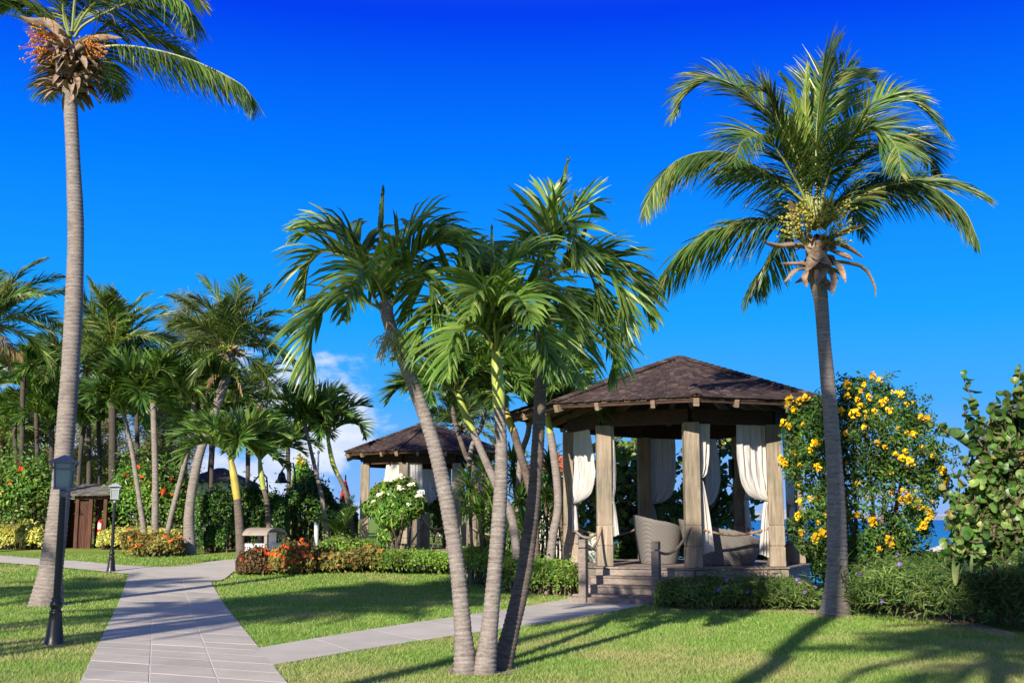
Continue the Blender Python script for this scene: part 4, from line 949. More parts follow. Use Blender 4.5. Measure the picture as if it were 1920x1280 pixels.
def wicker_sofa(px, Y, w, dep, zhi, zlo, rz, label):
    c = A(px, 1040, Y); t = thing('wicker_sofa', label, 'sofa', (c[0], Y, ZD), 'wicker tub sofas in the near pavilion')
    n = 56; a = np.linspace(0, 2*math.pi, n, endpoint=False); rows = []
    k = (1 + np.cos(a))/2; ztop = zlo + (zhi - zlo)*k**0.8
    sq = lambda a, e: np.stack([np.sign(np.cos(a))*np.abs(np.cos(a))**e, np.sign(np.sin(a))*np.abs(np.sin(a))**e], 1)
    def ring(f, sc):
        q = sq(a, 0.75)*np.array([w/2, dep/2])*sc; q = np.c_[q[:, 0]*math.cos(rz) - q[:, 1]*math.sin(rz), q[:, 0]*math.sin(rz) + q[:, 1]*math.cos(rz)]
        return np.c_[q + [c[0], Y], ZD + 0.012 + ztop*f]
    rows = [ring(f, 0.74 + 0.26*f**0.8) for f in np.linspace(0, 1, 12)] + [ring(1.012, 0.985), ring(1.0, 0.95)] + [ring(f, (0.74 + 0.26*f**0.8)*0.93) for f in np.linspace(0.97, 0.3, 8)]
    V = np.array(rows); nr = len(rows); i = np.arange(nr-1)[:, None]*n; j = np.arange(n)[None]; k2 = (j+1) % n
    mb = MB().add(V.reshape(-1, 3), np.stack([i+j, i+k2, i+k2+n, i+j+n], -1).reshape(-1, 4)); mb.build('shell', M['wicker'], t, smooth=True)
    q = sq(a, 0.75)*np.array([w/2, dep/2])*0.80; q = np.c_[q[:, 0]*math.cos(rz) - q[:, 1]*math.sin(rz), q[:, 0]*math.sin(rz) + q[:, 1]*math.cos(rz)] + [c[0], Y]
    mb = MB(); r0 = np.c_[q, np.full(n, ZD+0.22)]; r1 = np.c_[q, np.full(n, ZD+0.40)]; r2 = np.c_[(q - [c[0], Y])*0.95 + [c[0], Y], np.full(n, ZD+0.44)]
    V = np.array([r0, r1, r2]); i = np.arange(2)[:, None]*n; mb.add(V.reshape(-1, 3), np.stack([i+j, i+k2, i+k2+n, i+j+n], -1).reshape(-1, 4)); mb.add(r2, [list(range(n))]); mb.build('seat_cushion', M['cushion'], t, smooth=False)
wicker_sofa(1234, 25.2, 1.05, 1.5, 1.02, 0.72, R(180), 'wicker tub sofa with a tall back end, behind the front middle post')
wicker_sofa(1352, 24.4, 1.75, 1.25, 0.94, 0.48, R(168), 'long wicker tub sofa with a sloping rim behind the rope rail')
# marbled garden stool half hidden behind the post left of the steps
def stool():
    c = A(1126, 1040, 25.6); t = thing('garden_stool', 'white and green marbled garden stool half hidden behind the post left of the steps', 'stool', (c[0], 25.6, ZD))
    m, tt, bs, out = mat('marbled_glaze'); n = noise(tt, coords(tt), 5, 6, 0.7, 1.5); tt.links.new(ramp(tt, n, [(0.42, (0.03, 0.09, 0.07)), (0.55, (0.62, 0.62, 0.55))]), bs.inputs['Base Color']); bs.inputs['Roughness'].default_value = 0.3
    mb = MB(); lathe(mb, [(0.001, 0.0), (0.22, 0.0), (0.24, 0.03), (0.31, 0.18), (0.33, 0.30), (0.31, 0.42), (0.25, 0.56), (0.22, 0.58), (0.001, 0.58)], (c[0], 25.6, ZD + 0.004), 24); mb.build('body', m, t, smooth=True)
    mb = MB(); lathe(mb, [(0.001, 0.58), (0.24, 0.58), (0.25, 0.605), (0.23, 0.63), (0.001, 0.635)], (c[0], 25.6, ZD + 0.006), 24); mb.build('seat', m, t, smooth=True)
stool()

# far pavilion
C2 = (A(800, 850, 41)[0], 41.0); Z2D = 0.55
G2, P2, ANG2 = pavilion('garden_pavilion', 'eight-sided timber pavilion with a shingled roof, the farther one behind the white-flowered tree', C2, 2.36, 3.1, R(-105 - 135), Z2D, 3.45, 3.85, A(800, 793, 41)[2], 2.6, 'eight-sided shingled pavilions', wpost=0.30, yaw=0.1)
g2c = 'white curtains of the far pavilion'
curtain('white curtain left of the middle in the far pavilion, hanging above the white-flowered tree', P2[3], P2[2], 0.36, 3.5, Z2D+1.0, Z2D+0.3, 0.5, 5, group=g2c)
curtain('white curtain right of the middle post of the far pavilion', P2[3], P2[4], 0.28, 3.5, Z2D+1.2, Z2D+0.3, 1.5, 5, group=g2c)
curtain('greyish curtain on the back of the far pavilion left of the dark post', P2[7], P2[0], 0.6, 3.5, Z2D+1.2, Z2D+0.3, 2.5, 5, group=g2c)
curtain('greyish curtain on the right side of the far pavilion near the box lamp', P2[5], P2[4], 0.5, 3.5, Z2D+1.2, Z2D+0.3, 0.9, 5, group=g2c)
wall_lamp(G2, P2[5], nrm(np.array([-0.6, -1.0])), 2.6)
rope(G2, z3(P2[4], Z2D+0.8), z3(P2[5], Z2D+0.8), 0.2)
# boardwalk leading to it, with rope posts
q = [A(735, 1034, 33.5), A(935, 1034, 30.5), A(975, 1010, 34.5), A(780, 1010, 39)]
t = thing('boardwalk', 'low timber boardwalk with rope rail between square posts, in front of the far pavilion', 'boardwalk', ((q[0]+q[2])[0]/2, 34, 0))
mb = MB(); planks(mb, np.array([p[:2] for p in q]), R(-25), 0.15, 0.52, 0.04); mb.build('deck', M['deck'], t)
mb = MB(); bar(mb, z3(q[0][:2], 0.24), z3(q[1][:2], 0.24), 0.05, 0.47); mb.build('skirting', M['deck'], t)
BP = []
for (px, y0, Y, w) in ((775, 962, 34.5, 0.30), (794, 960, 33.6, 0.32), (757, 1000, 33.0, 0.22), (846, 958, 32.6, 0.22), (880, 958, 33.4, 0.34)):
    p = A(px, y0, Y); zt = p[2] if w > 0.25 or px > 800 else 0.9
    mb = MB(); box(mb, (p[0], Y, (zt + 0.1)/2), (w, w, zt - 0.1), R(20)); bevel(mb.build('post', M['post'], t), 0.015); BP.append(np.array([p[0], Y, zt - 0.15]))
rope(t, BP[1] + [0, -0.18, 0], BP[3], 0.35); rope(t, BP[4] + [0, -0.2, -0.25], BP[4] + [0.9, -1.3, -0.5], 0.1); rope(t, BP[1] + [0, -0.18, -0.1], BP[2] + [0, -0.1, 0], 0.15)

# ------------------------------------------------------------------ street furniture
M['lampgrey'] = plain('grey_lamp_paint', (0.15, 0.18, 0.25), 0.4, sc=5); M['lampwhite'] = plain('pale_lamp_paint', (0.38, 0.40, 0.42), 0.45, sc=5)
def glassy():
    m, t, bs, out = mat('frosted_pane'); bs.inputs['Base Color'].default_value = (0.28, 0.33, 0.34, 1); bs.inputs['Roughness'].default_value = 0.28; bs.inputs['Specular IOR Level'].default_value = 0.6
    return m
M['pane'] = glassy()
def street_lamp(px, py, ytop, label, col, Y=None):
    g = G(px, py); x, y, z = g; H = A(px, ytop, y)[2] - z; t = thing('street_lamp', label, 'lamp post', g, 'black lamp posts with box lanterns'); k = H/2.4
    def ln(name, prof, mt, seg=20):
        prof = [(r_*0.64, h_*0.83 if name == 'base' else h_) for r_, h_ in prof]
        mb = MB(); lathe(mb, [(r*k, h*k) for r, h in prof], (x, y, z), seg); return mb.build(name, mt, t, smooth=True)
    ln('base', [(0.001, 0), (0.205, -0.02), (0.205, 0.02), (0.19, 0.04), (0.165, 0.14), (0.135, 0.36), (0.118, 0.46), (0.125, 0.475), (0.125, 0.50), (0.10, 0.51), (0.095, 0.54), (0.118, 0.57), (0.122, 0.62), (0.10, 0.65), (0.086, 0.66), (0.098, 0.68), (0.098, 0.70), (0.07, 0.715), (0.001, 0.715)], M['black'])
    a = np.linspace(0, 2*math.pi, 40, endpoint=False); rr = (0.041 + 0.004*np.cos(a*10))*k; zz = [0.585, 1.2, 1.86]; mb = MB()
    V = np.array([np.c_[x + rr*np.cos(a)*f, y + rr*np.sin(a)*f, np.full(40, z + h*k)] for h, f in zip(zz, (1.0, 0.97, 0.93))])
    i = np.arange(2)[:, None]*40; j = np.arange(40)[None]; j2 = (j+1) % 40; mb.add(V.reshape(-1, 3), np.stack([i+j, i+j2, i+j2+40, i+j+40], -1).reshape(-1, 4)); mb.build('pole', M['black'], t, smooth=True)
    ln('collar', [(0.001, 1.86), (0.070, 1.86), (0.070, 1.95), (0.05, 1.96), (0.001, 1.96)], col)
    yaw = R(14); c_, s_ = math.cos(yaw), math.sin(yaw); w0, w1, h0, h1 = 0.092, 0.106, 1.97, 2.30
    mb = MB(); pt = lambda u, v, h: np.array([x + k*(u*c_ - v*s_), y + k*(u*s_ + v*c_), z + k*h])
    for sx, sy in ((1, 1), (1, -1), (-1, -1), (-1, 1)): bar(mb, pt(sx*w0, sy*w0, h0), pt(sx*w1, sy*w1, h1), 0.020*k, 0.020*k, up=(0.3, 1, 0))
    box(mb, pt(0, 0, 1.97), (0.222*k, 0.222*k, 0.024*k), yaw); 
    for hh, ww in ((2.215, 0.1025), (2.30, 0.106)):
        for q in range(4):
            a1, a2 = [(1, 1), (1, -1), (-1, -1), (-1, 1)][q], [(1, -1), (-1, -1), (-1, 1), (1, 1)][q]
            bar(mb, pt(a1[0]*ww, a1[1]*ww, hh), pt(a2[0]*ww, a2[1]*ww, hh), 0.018*k, 0.022*k)
    mb.build('lantern_frame', col, t)
    for q in range(4):
        an = yaw + q*math.pi/2; mb = MB(); cc = pt(0, 0, 0); o = np.array([math.cos(an), math.sin(an), 0])*k; s = np.array([-math.sin(an), math.cos(an), 0])*k
        b0 = np.array([x, y, z + 1.98*k]); b1 = np.array([x, y, z + 2.30*k]); e0_, e1_ = 0.087, 0.100
        V = [b0 + o*e0_ - s*e0_*.98, b0 + o*e0_ + s*e0_*.98, b1 + o*e1_ + s*e1_*.98, b1 + o*e1_ - s*e1_*.98]; V = V + [v - o*0.01 for v in V]
        mb.add(V, BOXF[:, ::-1]); mb.build('pane', M['pane'], t)
    mb = MB(); top = [pt(sx*0.175, sy*0.175, 2.312) for sx, sy in ((-1, -1), (1, -1), (1, 1), (-1, 1))]; low = [p - [0, 0, 0.012*k] for p in top]; up2 = [pt(sx*0.03, sy*0.03, 2.392) for sx, sy in ((-1, -1), (1, -1), (1, 1), (-1, 1))]
    mb.add(low + top, BOXF); mb.add(top + up2, BOXF[1:]); ap = pt(0, 0, 2.405); mb.add(up2 + [ap], [[0, 1, 4], [1, 2, 4], [2, 3, 4], [3, 0, 4]])
    for q in range(4):
        e = [(1, 1), (1, -1), (-1, -1), (-1, 1)][q]; bar(mb, pt(e[0]*0.105, e[1]*0.105, 2.20), pt(e[0]*0.155, e[1]*0.155, 2.305), 0.010*k, 0.014*k, up=(0.3, 1, 0))
    mb.build('cap', col, t)
street_lamp(101, 1208, 853, 'black fluted lamp post with a blue-grey lantern, nearest on the left lawn', M['lampgrey'])
street_lamp(208, 1072, 905, 'smaller-looking black lamp post with a pale lantern at the far path corner', M['lampwhite'])

# shed with a lattice gate panel and a fire extinguisher
M['brown'] = wood('dark_brown_boards', (0.055, 0.024, 0.016), (0.135, 0.060, 0.042), 2)
def shed():
    Y = 40; x0, x1 = A(112, 1000, Y)[0], A(196, 1000, Y)[0]; z0 = float(gz(x0, Y)); xm = A(146, 1000, Y)[0]; xp = A(166, 1000, Y)[0]; zt = A(150, 935, Y)[2]
    t = thing('garden_shed', 'dark brown board shed with lattice corner and grey shingle roof between the flowering hedges', 'shed', ((x0+x1)/2, Y, z0))
    mb = MB(); n = 7
    for i in range(n):
        w = (xp - xm)/n; box(mb, (xm + w*(i+.5), Y, (z0 + zt - 0.55)/2), (w - 0.012, 0.04, zt - 0.55 - z0))
    mb.build('board_panel', M['brown'], t)
    mb = MB(); zc = zt - 0.30
    for i in range(7):
        for s in (-1, 1): xx = xm + (xp-xm)*(0.08 + i*0.14); bar(mb, (xx - 0.2*s, Y + 0.01*s, zc - 0.22), (xx + 0.2*s, Y + 0.01*s, zc + 0.22), 0.03, 0.012, up=(0, 1, 0))
    mb.build('lattice', M['brown'], t)
    for xx in (xm - 0.05, xp + 0.05, x1, x0):
        mb = MB(); box(mb, (xx, Y - 0.02, (z0 + zt)/2), (0.12, 0.12, zt - z0)); mb.build('post', M['brown'], t)
    mb = MB(); box(mb, ((xm+x1)/2, Y - 0.02, zt + 0.05), (x1 - xm + 0.3, 0.14, 0.10)); mb.build('top_rail', M['brown'], t)
    mb = MB(); box(mb, ((xp+x1)/2+0.05, Y + 0.45, (z0+zt)/2), (x1 - xp, 0.04, zt - z0)); box(mb, ((x0+xm)/2, Y + 0.9, (z0+zt)/2), (xm - x0, 0.04, zt - z0)); box(mb, (x0, Y + 1.3, (z0+zt)/2), (0.05, 2.4, zt - z0)); box(mb, (x1, Y + 1.3, (z0+zt)/2), (0.05, 2.4, zt - z0)); mb.build('wall', M['brown'], t)
    mb = MB(); n = 14
    for i in range(n):
        f = i/n; y = Y - 0.35 + 2.4*f; z = zt + 0.10 + 0.42*f; x = x0 - 0.1
        while x < x1 + 0.2:
            w = rng.uniform(0.12, 0.22); q = rng.normal(0, 0.01)
            bar(mb, (x + w/2, y + q, z + 0.03), (x + w/2, y + 0.33, z + 0.082), w - 0.008, 0.02); x += w
    m, tt, bs, out = mat('grey_shingle'); tt.links.new(ramp(tt, island(tt), [(0, (0.08, 0.074, 0.07)), (1, (0.22, 0.20, 0.185))]), bs.inputs['Base Color']); bs.inputs['Roughness'].default_value = 0.9
    mb.build('roof', m, t)
    # extinguisher
    xe = A(181.5, 985, Y)[0]; ze = A(181, 1001, Y)[2]; ye = Y + 0.30
    e = thing('fire_extinguisher', 'red fire extinguisher with a white label hanging on the brown shed', 'extinguisher', (xe, ye, ze))
    M['red'] = plain('red_paint', (0.62, 0.012, 0.016), 0.3, sc=3)
    mb = MB(); lathe(mb, [(0.001, 0), (0.10, 0), (0.105, 0.02), (0.105, 0.40), (0.08, 0.47), (0.03, 0.50), (0.001, 0.50)], (xe, ye, ze), 20); mb.build('cylinder', M['red'], e, smooth=True)
    mb = MB(); lathe(mb, [(0.001, 0.50), (0.03, 0.50), (0.03, 0.55), (0.001, 0.55)], (xe, ye, ze), 12); box(mb, (xe - 0.04, ye, ze + 0.57), (0.16, 0.025, 0.03)); mb.build('valve', M['black'], e)
    mb = MB(); tube(mb, resample(np.array([[xe - 0.03, ye, ze + .54], [xe - 0.12, ye - 0.02, ze + .45], [xe - 0.11, ye - 0.03, ze + .12]]), 12), 0.014, 6); mb.build('hose', M['black'], e)
    mb = MB(); a = np.linspace(-2.0, -0.8, 8); V = np.r_[np.c_[xe + 0.107*np.cos(a), ye + 0.107*np.sin(a), np.full(8, ze + .17)], np.c_[xe + 0.107*np.cos(a), ye + 0.107*np.sin(a), np.full(8, ze + .38)]]
    mb.add(V, grid_faces(2, 8)); mb.build('label', plain('white_label', (0.75, 0.75, 0.72), 0.5), e)
shed()
# white bin with a brown arched cover
def towel_bin():
    Y = 34; x0, x1 = A(448, 1000, Y)[0], A(517, 1000, Y)[0]; z0 = float(gz(x0, Y)); zt = A(480, 991, Y)[2]; xs_ = A(490, 1000, Y)[0]; dp = 0.85
    t = thing('covered_bin', 'white bin under a brown arched cover behind the orange-flowered bush', 'bin', ((x0+x1)/2, Y, z0))
    mw = plain('white_board', (0.72, 0.72, 0.74), 0.5, sc=3); mt = plain('taupe_frame', (0.30, 0.255, 0.21), 0.7, sc=5)
    yaw = R(-24)
    M2 = lambda u, v, h: np.array([x0 + 0.1 + u*math.cos(yaw) - v*math.sin(yaw), Y + u*math.sin(yaw) + v*math.cos(yaw), h]); Lw = (x1 - x0)*0.80; zc = zt - 0.17
    mb = MB(); c = M2(Lw/2, dp/2, (z0 + zc*0.5 + z0*0.5)/2 + 0.09); box(mb, M2(Lw/2, dp/2, z0 + 0.24), (Lw - 0.1, dp - 0.1, 0.44), yaw); mb.build('box', mw, t)
    for u, v in ((0, 0), (Lw, 0), (Lw, dp), (0, dp)):
        mb = MB(); box(mb, M2(u, v, (z0 + zc)/2), (0.09, 0.09, zc - z0), yaw); mb.build('post', mt, t)
    mb = MB(); box(mb, M2(Lw*0.62, dp*0.75, z0 + 0.60), (Lw*0.5, 0.03, 0.36), yaw); mb.build('back_panel', mw, t)
    mb = MB(); n = 12; a = np.linspace(0, math.pi, n); ro = []
    for u in (-0.06, Lw + 0.06):
        for th in (0.0, 0.045): ro.append(np.array([M2(u, dp/2 - (dp/2 + 0.07)*math.cos(q), zc - 0.02 + (0.17+th)*math.sin(q) + th*0.3) for q in a]))
    V = np.vstack([ro[0], ro[2], ro[1], ro[3]])
    mb.add(np.vstack([ro[0], ro[2]]), grid_faces(2, n)); mb.add(np.vstack([ro[1], ro[3]]), grid_faces(2, n)); mb.add(np.vstack([ro[0], ro[1]]), grid_faces(2, n)); mb.add(np.vstack([ro[2], ro[3]]), grid_faces(2, n)); mb.build('cover', mt, t)
towel_bin()
# white pavilion behind the dark hedge
def white_house():
    Y = 58; x0, x1 = A(345, 900, Y)[0], A(425, 900, Y)[0]; z0 = float(gz(x0, Y)); ze = A(400, 905, Y)[2]; zr = A(390, 872, Y)[2]; dp = 6
    t = thing('beach_house', 'low white house with columns and a brown shingle roof behind the dark hedge', 'house', ((x0+x1)/2, Y + 3, z0)); mw = plain('white_wall', (0.66, 0.68, 0.72), 0.8, sc=1.0)
    mb = MB(); box(mb, ((x0+x1)/2, Y + 3.5, (z0+ze)/2), (x1 - x0 - 0.6, 5, ze - z0)); mb.build('wall', mw, t)
    for k in range(7):
        xx = x0 + 0.15 + (x1 - x0 - 0.3)*k/6; mb = MB(); box(mb, (xx, Y + 0.2, (z0+ze)/2), (0.28, 0.28, ze - z0)); mb.build('column', mw, t)
    mb = MB(); cx = (x0+x1)/2
    V = [[x0-.5, Y-.4, ze], [x1+.5, Y-.4, ze], [x1+.5, Y+6.6, ze], [x0-.5, Y+6.6, ze], [x0+0.9, Y+3, zr], [x1-0.9, Y+3, zr]]
    mb.add(V, [[0, 1, 5, 4], [2, 3, 4, 5]]); mb.add(V, [[1, 2, 5], [3, 0, 4]]); mb.add(V, [[3, 2, 1, 0]]); mb.build('roof', M['shingle'], t)
    for k in range(3):
        xx = x0 + 0.5 + k*0.75; mb = MB(); box(mb, (xx, Y + 0.97, z0 + 1.9), (0.45, 0.08, 1.6)); mb.build('window', plain('dark_window', (0.03, 0.04, 0.06), 0.2), t)
white_house()
def bell_lamp(px, y0, Y, label):
    c = A(px, y0, Y); s = Y/40; t = thing('bell_lamp', label, 'lamp', (c[0], Y, float(gz(c[0], Y))), 'black bell-shaped garden lamps')
    mb = MB(); lathe(mb, [(0.001, 0.42*s), (0.03*s, 0.42*s), (0.05*s, 0.36*s), (0.11*s, 0.30*s), (0.15*s, 0.12*s), (0.24*s, 0.0), (0.235*s, -0.02*s), (0.13*s, 0.08*s), (0.001, 0.1*s)], c, 18); mb.build('shade', M['black'], t, smooth=True)
    mb = MB(); z0 = float(gz(c[0], Y)); tube(mb, resample(np.array([[c[0] + 0.45*s, Y, z0 - 0.05], [c[0] + 0.45*s, Y, c[2] + 0.4*s], [c[0] + 0.2*s, Y, c[2] + 0.62*s], [c[0], Y, c[2] + 0.4*s]]), 20), 0.03*s, 8); mb.build('pole', M['black'], t, smooth=True)
bell_lamp(528, 904, 41.5, 'black bell-shaped lamp against the leaves left of the slim palm pair')
bell_lamp(476, 924, 50, 'smaller black bell lamp farther back in front of the white house')
def path_light():
    Y = 38; g = A(593, 1004, Y); z0 = float(gz(g[0], Y)); t = thing('path_light', 'slim white path light post in front of the dark hedge', 'light', (g[0], Y, z0)); zt = A(593, 979, Y)[2]
    mb = MB(); lathe(mb, [(0.001, -0.02), (0.075, -0.02), (0.075, zt-z0-0.08), (0.001, zt-z0-0.08)], (g[0], Y, z0), 14); mb.build('post', plain('white_post', (0.55, 0.57, 0.6), 0.5), t)
    mb = MB(); lathe(mb, [(0.001, zt-z0-0.08), (0.085, zt-z0-0.08), (0.085, zt-z0), (0.001, zt-z0+0.02)], (g[0], Y, z0), 14); mb.build('cap', M['lampgrey'], t)
path_light()
def mast():
    Y = 56; a = A(595, 1000, Y); b = A(597, 850, Y); t = thing('mast', 'thin grey mast against the pale sky left of the far pavilion', 'mast', (a[0], Y, float(gz(a[0], Y))))
    mb = MB(); tube(mb, np.array([[a[0], Y, float(gz(a[0], Y)) - 0.05], [b[0], Y, b[2] - 1.2], [b[0], Y, b[2]]]), [0.07, 0.05, 0.04], 8); mb.build('pole', M['lampgrey'], t)
    mb = MB(); lathe(mb, [(0.001, 0.16), (0.05, 0.14), (0.08, 0.05), (0.06, 0), (0.001, -0.01)], (b[0], Y, b[2]), 12); mb.build('finial', M['lampgrey'], t)
mast()
def beach_flag():
    Y = 46; p = A(648, 892, Y); g0 = float(gz(p[0], Y)); t = thing('closed_parasol', 'closed red parasol on a thin dark pole left of the far pavilion', 'parasol', (p[0], Y, g0)); zt = A(648, 890, Y)[2]; zm = A(648, 912, Y)[2]; zl = A(648, 945, Y)[2]
    mb = MB(); tube(mb, np.array([[p[0], Y, g0 - 0.05], [p[0], Y, zm], [p[0], Y, zt]]), 0.03, 8); mb.build('pole', M['black'], t)
    mb = MB(); n = 24; a = np.linspace(0, 2*math.pi, n, endpoint=False); prof = [(0.03, zm + 0.25), (0.09, zm), (0.17, zm - 0.35), (0.16, zl + 0.1), (0.05, zl)]
    V = np.array([np.c_[p[0] + r*(1 + 0.22*np.cos(a*6))*np.cos(a), Y + r*(1 + 0.22*np.cos(a*6))*np.sin(a), np.full(n, z)] for r, z in prof]); i = np.arange(4)[:, None]*n; j = np.arange(n)[None]; j2 = (j+1) % n
    mb.add(V.reshape(-1, 3), np.stack([i+j, i+j+n, i+j2+n, i+j2], -1).reshape(-1, 4)); mb.build('canopy', plain('red_canvas', (0.45, 0.03, 0.04), 0.8), t, smooth=True)
beach_flag()
def orange_house():
    Y = 60; x0, x1 = A(978, 880, Y)[0], A(1062, 880, Y)[0]; z0 = float(gz(x0, Y)); z0 = max(z0, -0.2); ze = A(990, 884, Y)[2]; zr = A(1040, 845, Y)[2]
    t = thing('tiled_house', 'small house with an orange tiled roof glimpsed between the palm trunks and the near pavilion', 'house', ((x0+x1)/2, Y + 2, -1)); cx = (x0+x1)/2
    mb = MB(); box(mb, (cx, Y + 2, (ze - 4)/2), (x1 - x0 - 0.4, 4, ze + 4)); mb.build('wall', plain('cream_wall', (0.55, 0.50, 0.42), 0.8), t)
    V = [[x0-.3, Y-.4, ze], [x1+.3, Y-.4, ze], [x1+.3, Y+4.4, ze], [x0-.3, Y+4.4, ze], [cx+0.4, Y+2, zr], [cx+0.9, Y+2, zr]]
    mb = MB(); mb.add(V, [[0, 1, 5, 4], [2, 3, 4, 5]]); mb.add(V, [[1, 2, 5], [3, 0, 4]]); mb.add(V, [[3, 2, 1, 0]]); mb.build('roof', plain('orange_tile', (0.52, 0.13, 0.045), 0.7, sc=8, var=0.3), t)
orange_house()
def beach_parasol():
    Y = 29; p = A(1768, 1020, Y); g0 = float(gz(p[0], Y)); t = thing('beach_parasol', 'white open parasol on the beach, glimpsed between the yellow shrub and the sea grape', 'parasol', (p[0], Y, g0))
    mb = MB(); tube(mb, np.array([[p[0], Y, g0 - 0.1], [p[0], Y, p[2] - 0.5], [p[0], Y, p[2] + 0.05]]), 0.025, 8); mb.build('pole', M['raft'], t)
    mb = MB(); n = 8; rows = []
    for r, z in ((0.01, 0.0), (0.35, -0.11), (0.7, -0.26), (1.0, -0.45), (1.0, -0.56)):
        a = np.linspace(0, 2*math.pi, n, endpoint=False); rows.append(np.c_[p[0] + r*np.cos(a), Y + r*np.sin(a), np.full(n, p[2] + z)])
    V = np.array(rows); i = np.arange(4)[:, None]*n; j = np.arange(n)[None]; j2 = (j+1) % n; mb.add(V.reshape(-1, 3), np.stack([i+j, i+j2, i+j2+n, i+j+n][::-1], -1).reshape(-1, 4)); mb.build('canopy', M['cloth'], t)
beach_parasol()

# ------------------------------------------------------------------ hedges, shrubs, flowers
M['hib'] = leaf_mat('broad_hedge_leaf', [(0, (0.030, 0.075, 0.012)), (0.5, (0.065, 0.145, 0.020)), (0.9, (0.13, 0.21, 0.035)), (1, (0.24, 0.27, 0.06))], 0.25, 0.42, 0.45, 0.6)
M['dark'] = leaf_mat('dark_hedge_leaf', [(0, (0.014, 0.042, 0.009)), (0.6, (0.032, 0.085, 0.014)), (1, (0.095, 0.17, 0.03))], 0.22, 0.38, 0.5, 0.6)
M['lime'] = leaf_mat('yellow_green_leaf', [(0, (0.15, 0.19, 0.03)), (0.5, (0.30, 0.31, 0.07)), (1, (0.45, 0.42, 0.16))], 0.25, 0.5, 0.35, 1.2)
M['clip'] = leaf_mat('clipped_hedge_leaf', [(0, (0.055, 0.115, 0.016)), (0.5, (0.11, 0.20, 0.028)), (1, (0.19, 0.27, 0.05))], 0.25, 0.45, 0.4, 1.5)
M['ixora'] = leaf_mat('bronze_green_leaf', [(0, (0.07, 0.06, 0.018)), (0.5, (0.13, 0.13, 0.03)), (0.85, (0.22, 0.20, 0.05)), (1, (0.30, 0.14, 0.04))], 0.25, 0.45, 0.4, 1.2)
M['bronze'] = leaf_mat('dark_bronze_leaf', [(0, (0.035, 0.022, 0.014)), (0.6, (0.085, 0.065, 0.025)), (1, (0.17, 0.085, 0.035))], 0.2, 0.45, 0.4, 1.2)
M['narrow'] = leaf_mat('narrow_border_leaf', [(0, (0.035, 0.075, 0.018)), (0.6, (0.075, 0.13, 0.03)), (1, (0.16, 0.21, 0.06))], 0.25, 0.45, 0.4, 1.3)
M['tecoma'] = leaf_mat('small_shrub_leaf', [(0, (0.016, 0.045, 0.008)), (0.6, (0.038, 0.09, 0.014)), (1, (0.10, 0.17, 0.03))], 0.28, 0.42, 0.4, 1.0)
M['grape'] = leaf_mat('round_sea_grape_leaf', [(0, (0.026, 0.070, 0.014)), (0.5, (0.062, 0.122, 0.025)), (0.92, (0.115, 0.175, 0.042)), (1, (0.21, 0.17, 0.06))], 0.25, 0.40, 0.45, 1.0)
M['strap'] = leaf_mat('strap_leaf', [(0, (0.022, 0.060, 0.012)), (0.6, (0.055, 0.12, 0.022)), (1, (0.17, 0.22, 0.05))], 0.25, 0.35, 0.5, 1.0)
M['pine'] = leaf_mat('casuarina_needle', [(0, (0.065, 0.095, 0.035)), (0.6, (0.13, 0.155, 0.055)), (1, (0.24, 0.24, 0.09))], 0.25, 0.6, 0.2, 0.3)
M['agave'] = leaf_mat('pale_agave_leaf', [(0, (0.16, 0.23, 0.07)), (1, (0.34, 0.38, 0.16))], 0.15, 0.5, 0.4, 2.0)
M['twig'] = bark('twig', (0.06, 0.045, 0.03), (0.14, 0.105, 0.075), (0.24, 0.19, 0.14), 3)
M['fl_red'] = leaf_mat('orange_red_petal', [(0, (0.55, 0.035, 0.02)), (1, (0.75, 0.13, 0.03))], 0.3, 0.5, 0.3)
M['fl_orange'] = leaf_mat('orange_petal', [(0, (0.50, 0.06, 0.04)), (0.6, (0.60, 0.15, 0.06)), (1, (0.66, 0.27, 0.08))], 0.3, 0.5, 0.3)
M['fl_yellow'] = leaf_mat('yellow_petal', [(0, (0.60, 0.36, 0.006)), (1, (0.72, 0.50, 0.010))], 0.3, 0.5, 0.3, tr_boost=1.1)
M['fl_white'] = leaf_mat('white_petal', [(0, (0.72, 0.72, 0.68)), (1, (0.82, 0.82, 0.8))], 0.3, 0.5, 0.3, amp=0.05, tr_boost=1.0)
M['fl_purple'] = leaf_mat('purple_petal', [(0, (0.22, 0.10, 0.50)), (1, (0.34, 0.18, 0.62))], 0.3, 0.5, 0.3, tr_boost=1.0)

def leaves(mb, P, Nr, size, asp=0.5, spread=0.8, up=0.35, m=0, fold=0.18, sv=0.35):
    """one folded leaf at every point of P, facing roughly along Nr"""
    n = len(P); nn = nrm(np.asarray(Nr) + rng.normal(0, spread, (n, 3)) + [0, 0, up])
    r = rng.normal(size=(n, 3)); a = nrm(r - nn*np.sum(r*nn, 1, keepdims=True)); b = np.cross(nn, a)
    l = size*rng.uniform(1-sv, 1+sv, (n, 1)); w = l*asp
    V = np.stack([P - a*l*.5, P - a*l*.10 + b*w*.5 + nn*w*fold, P + a*l*.25 + b*w*.36 + nn*w*fold, P + a*l*.5 - nn*l*.08, P + a*l*.25 - b*w*.36 + nn*w*fold, P - a*l*.10 - b*w*.5 + nn*w*fold], 1)
    o = np.arange(n)[:, None]*6
    mb.add(V.reshape(-1, 3), np.r_[o + [0, 1, 2, 3], o + [0, 3, 4, 5]], m); return mb
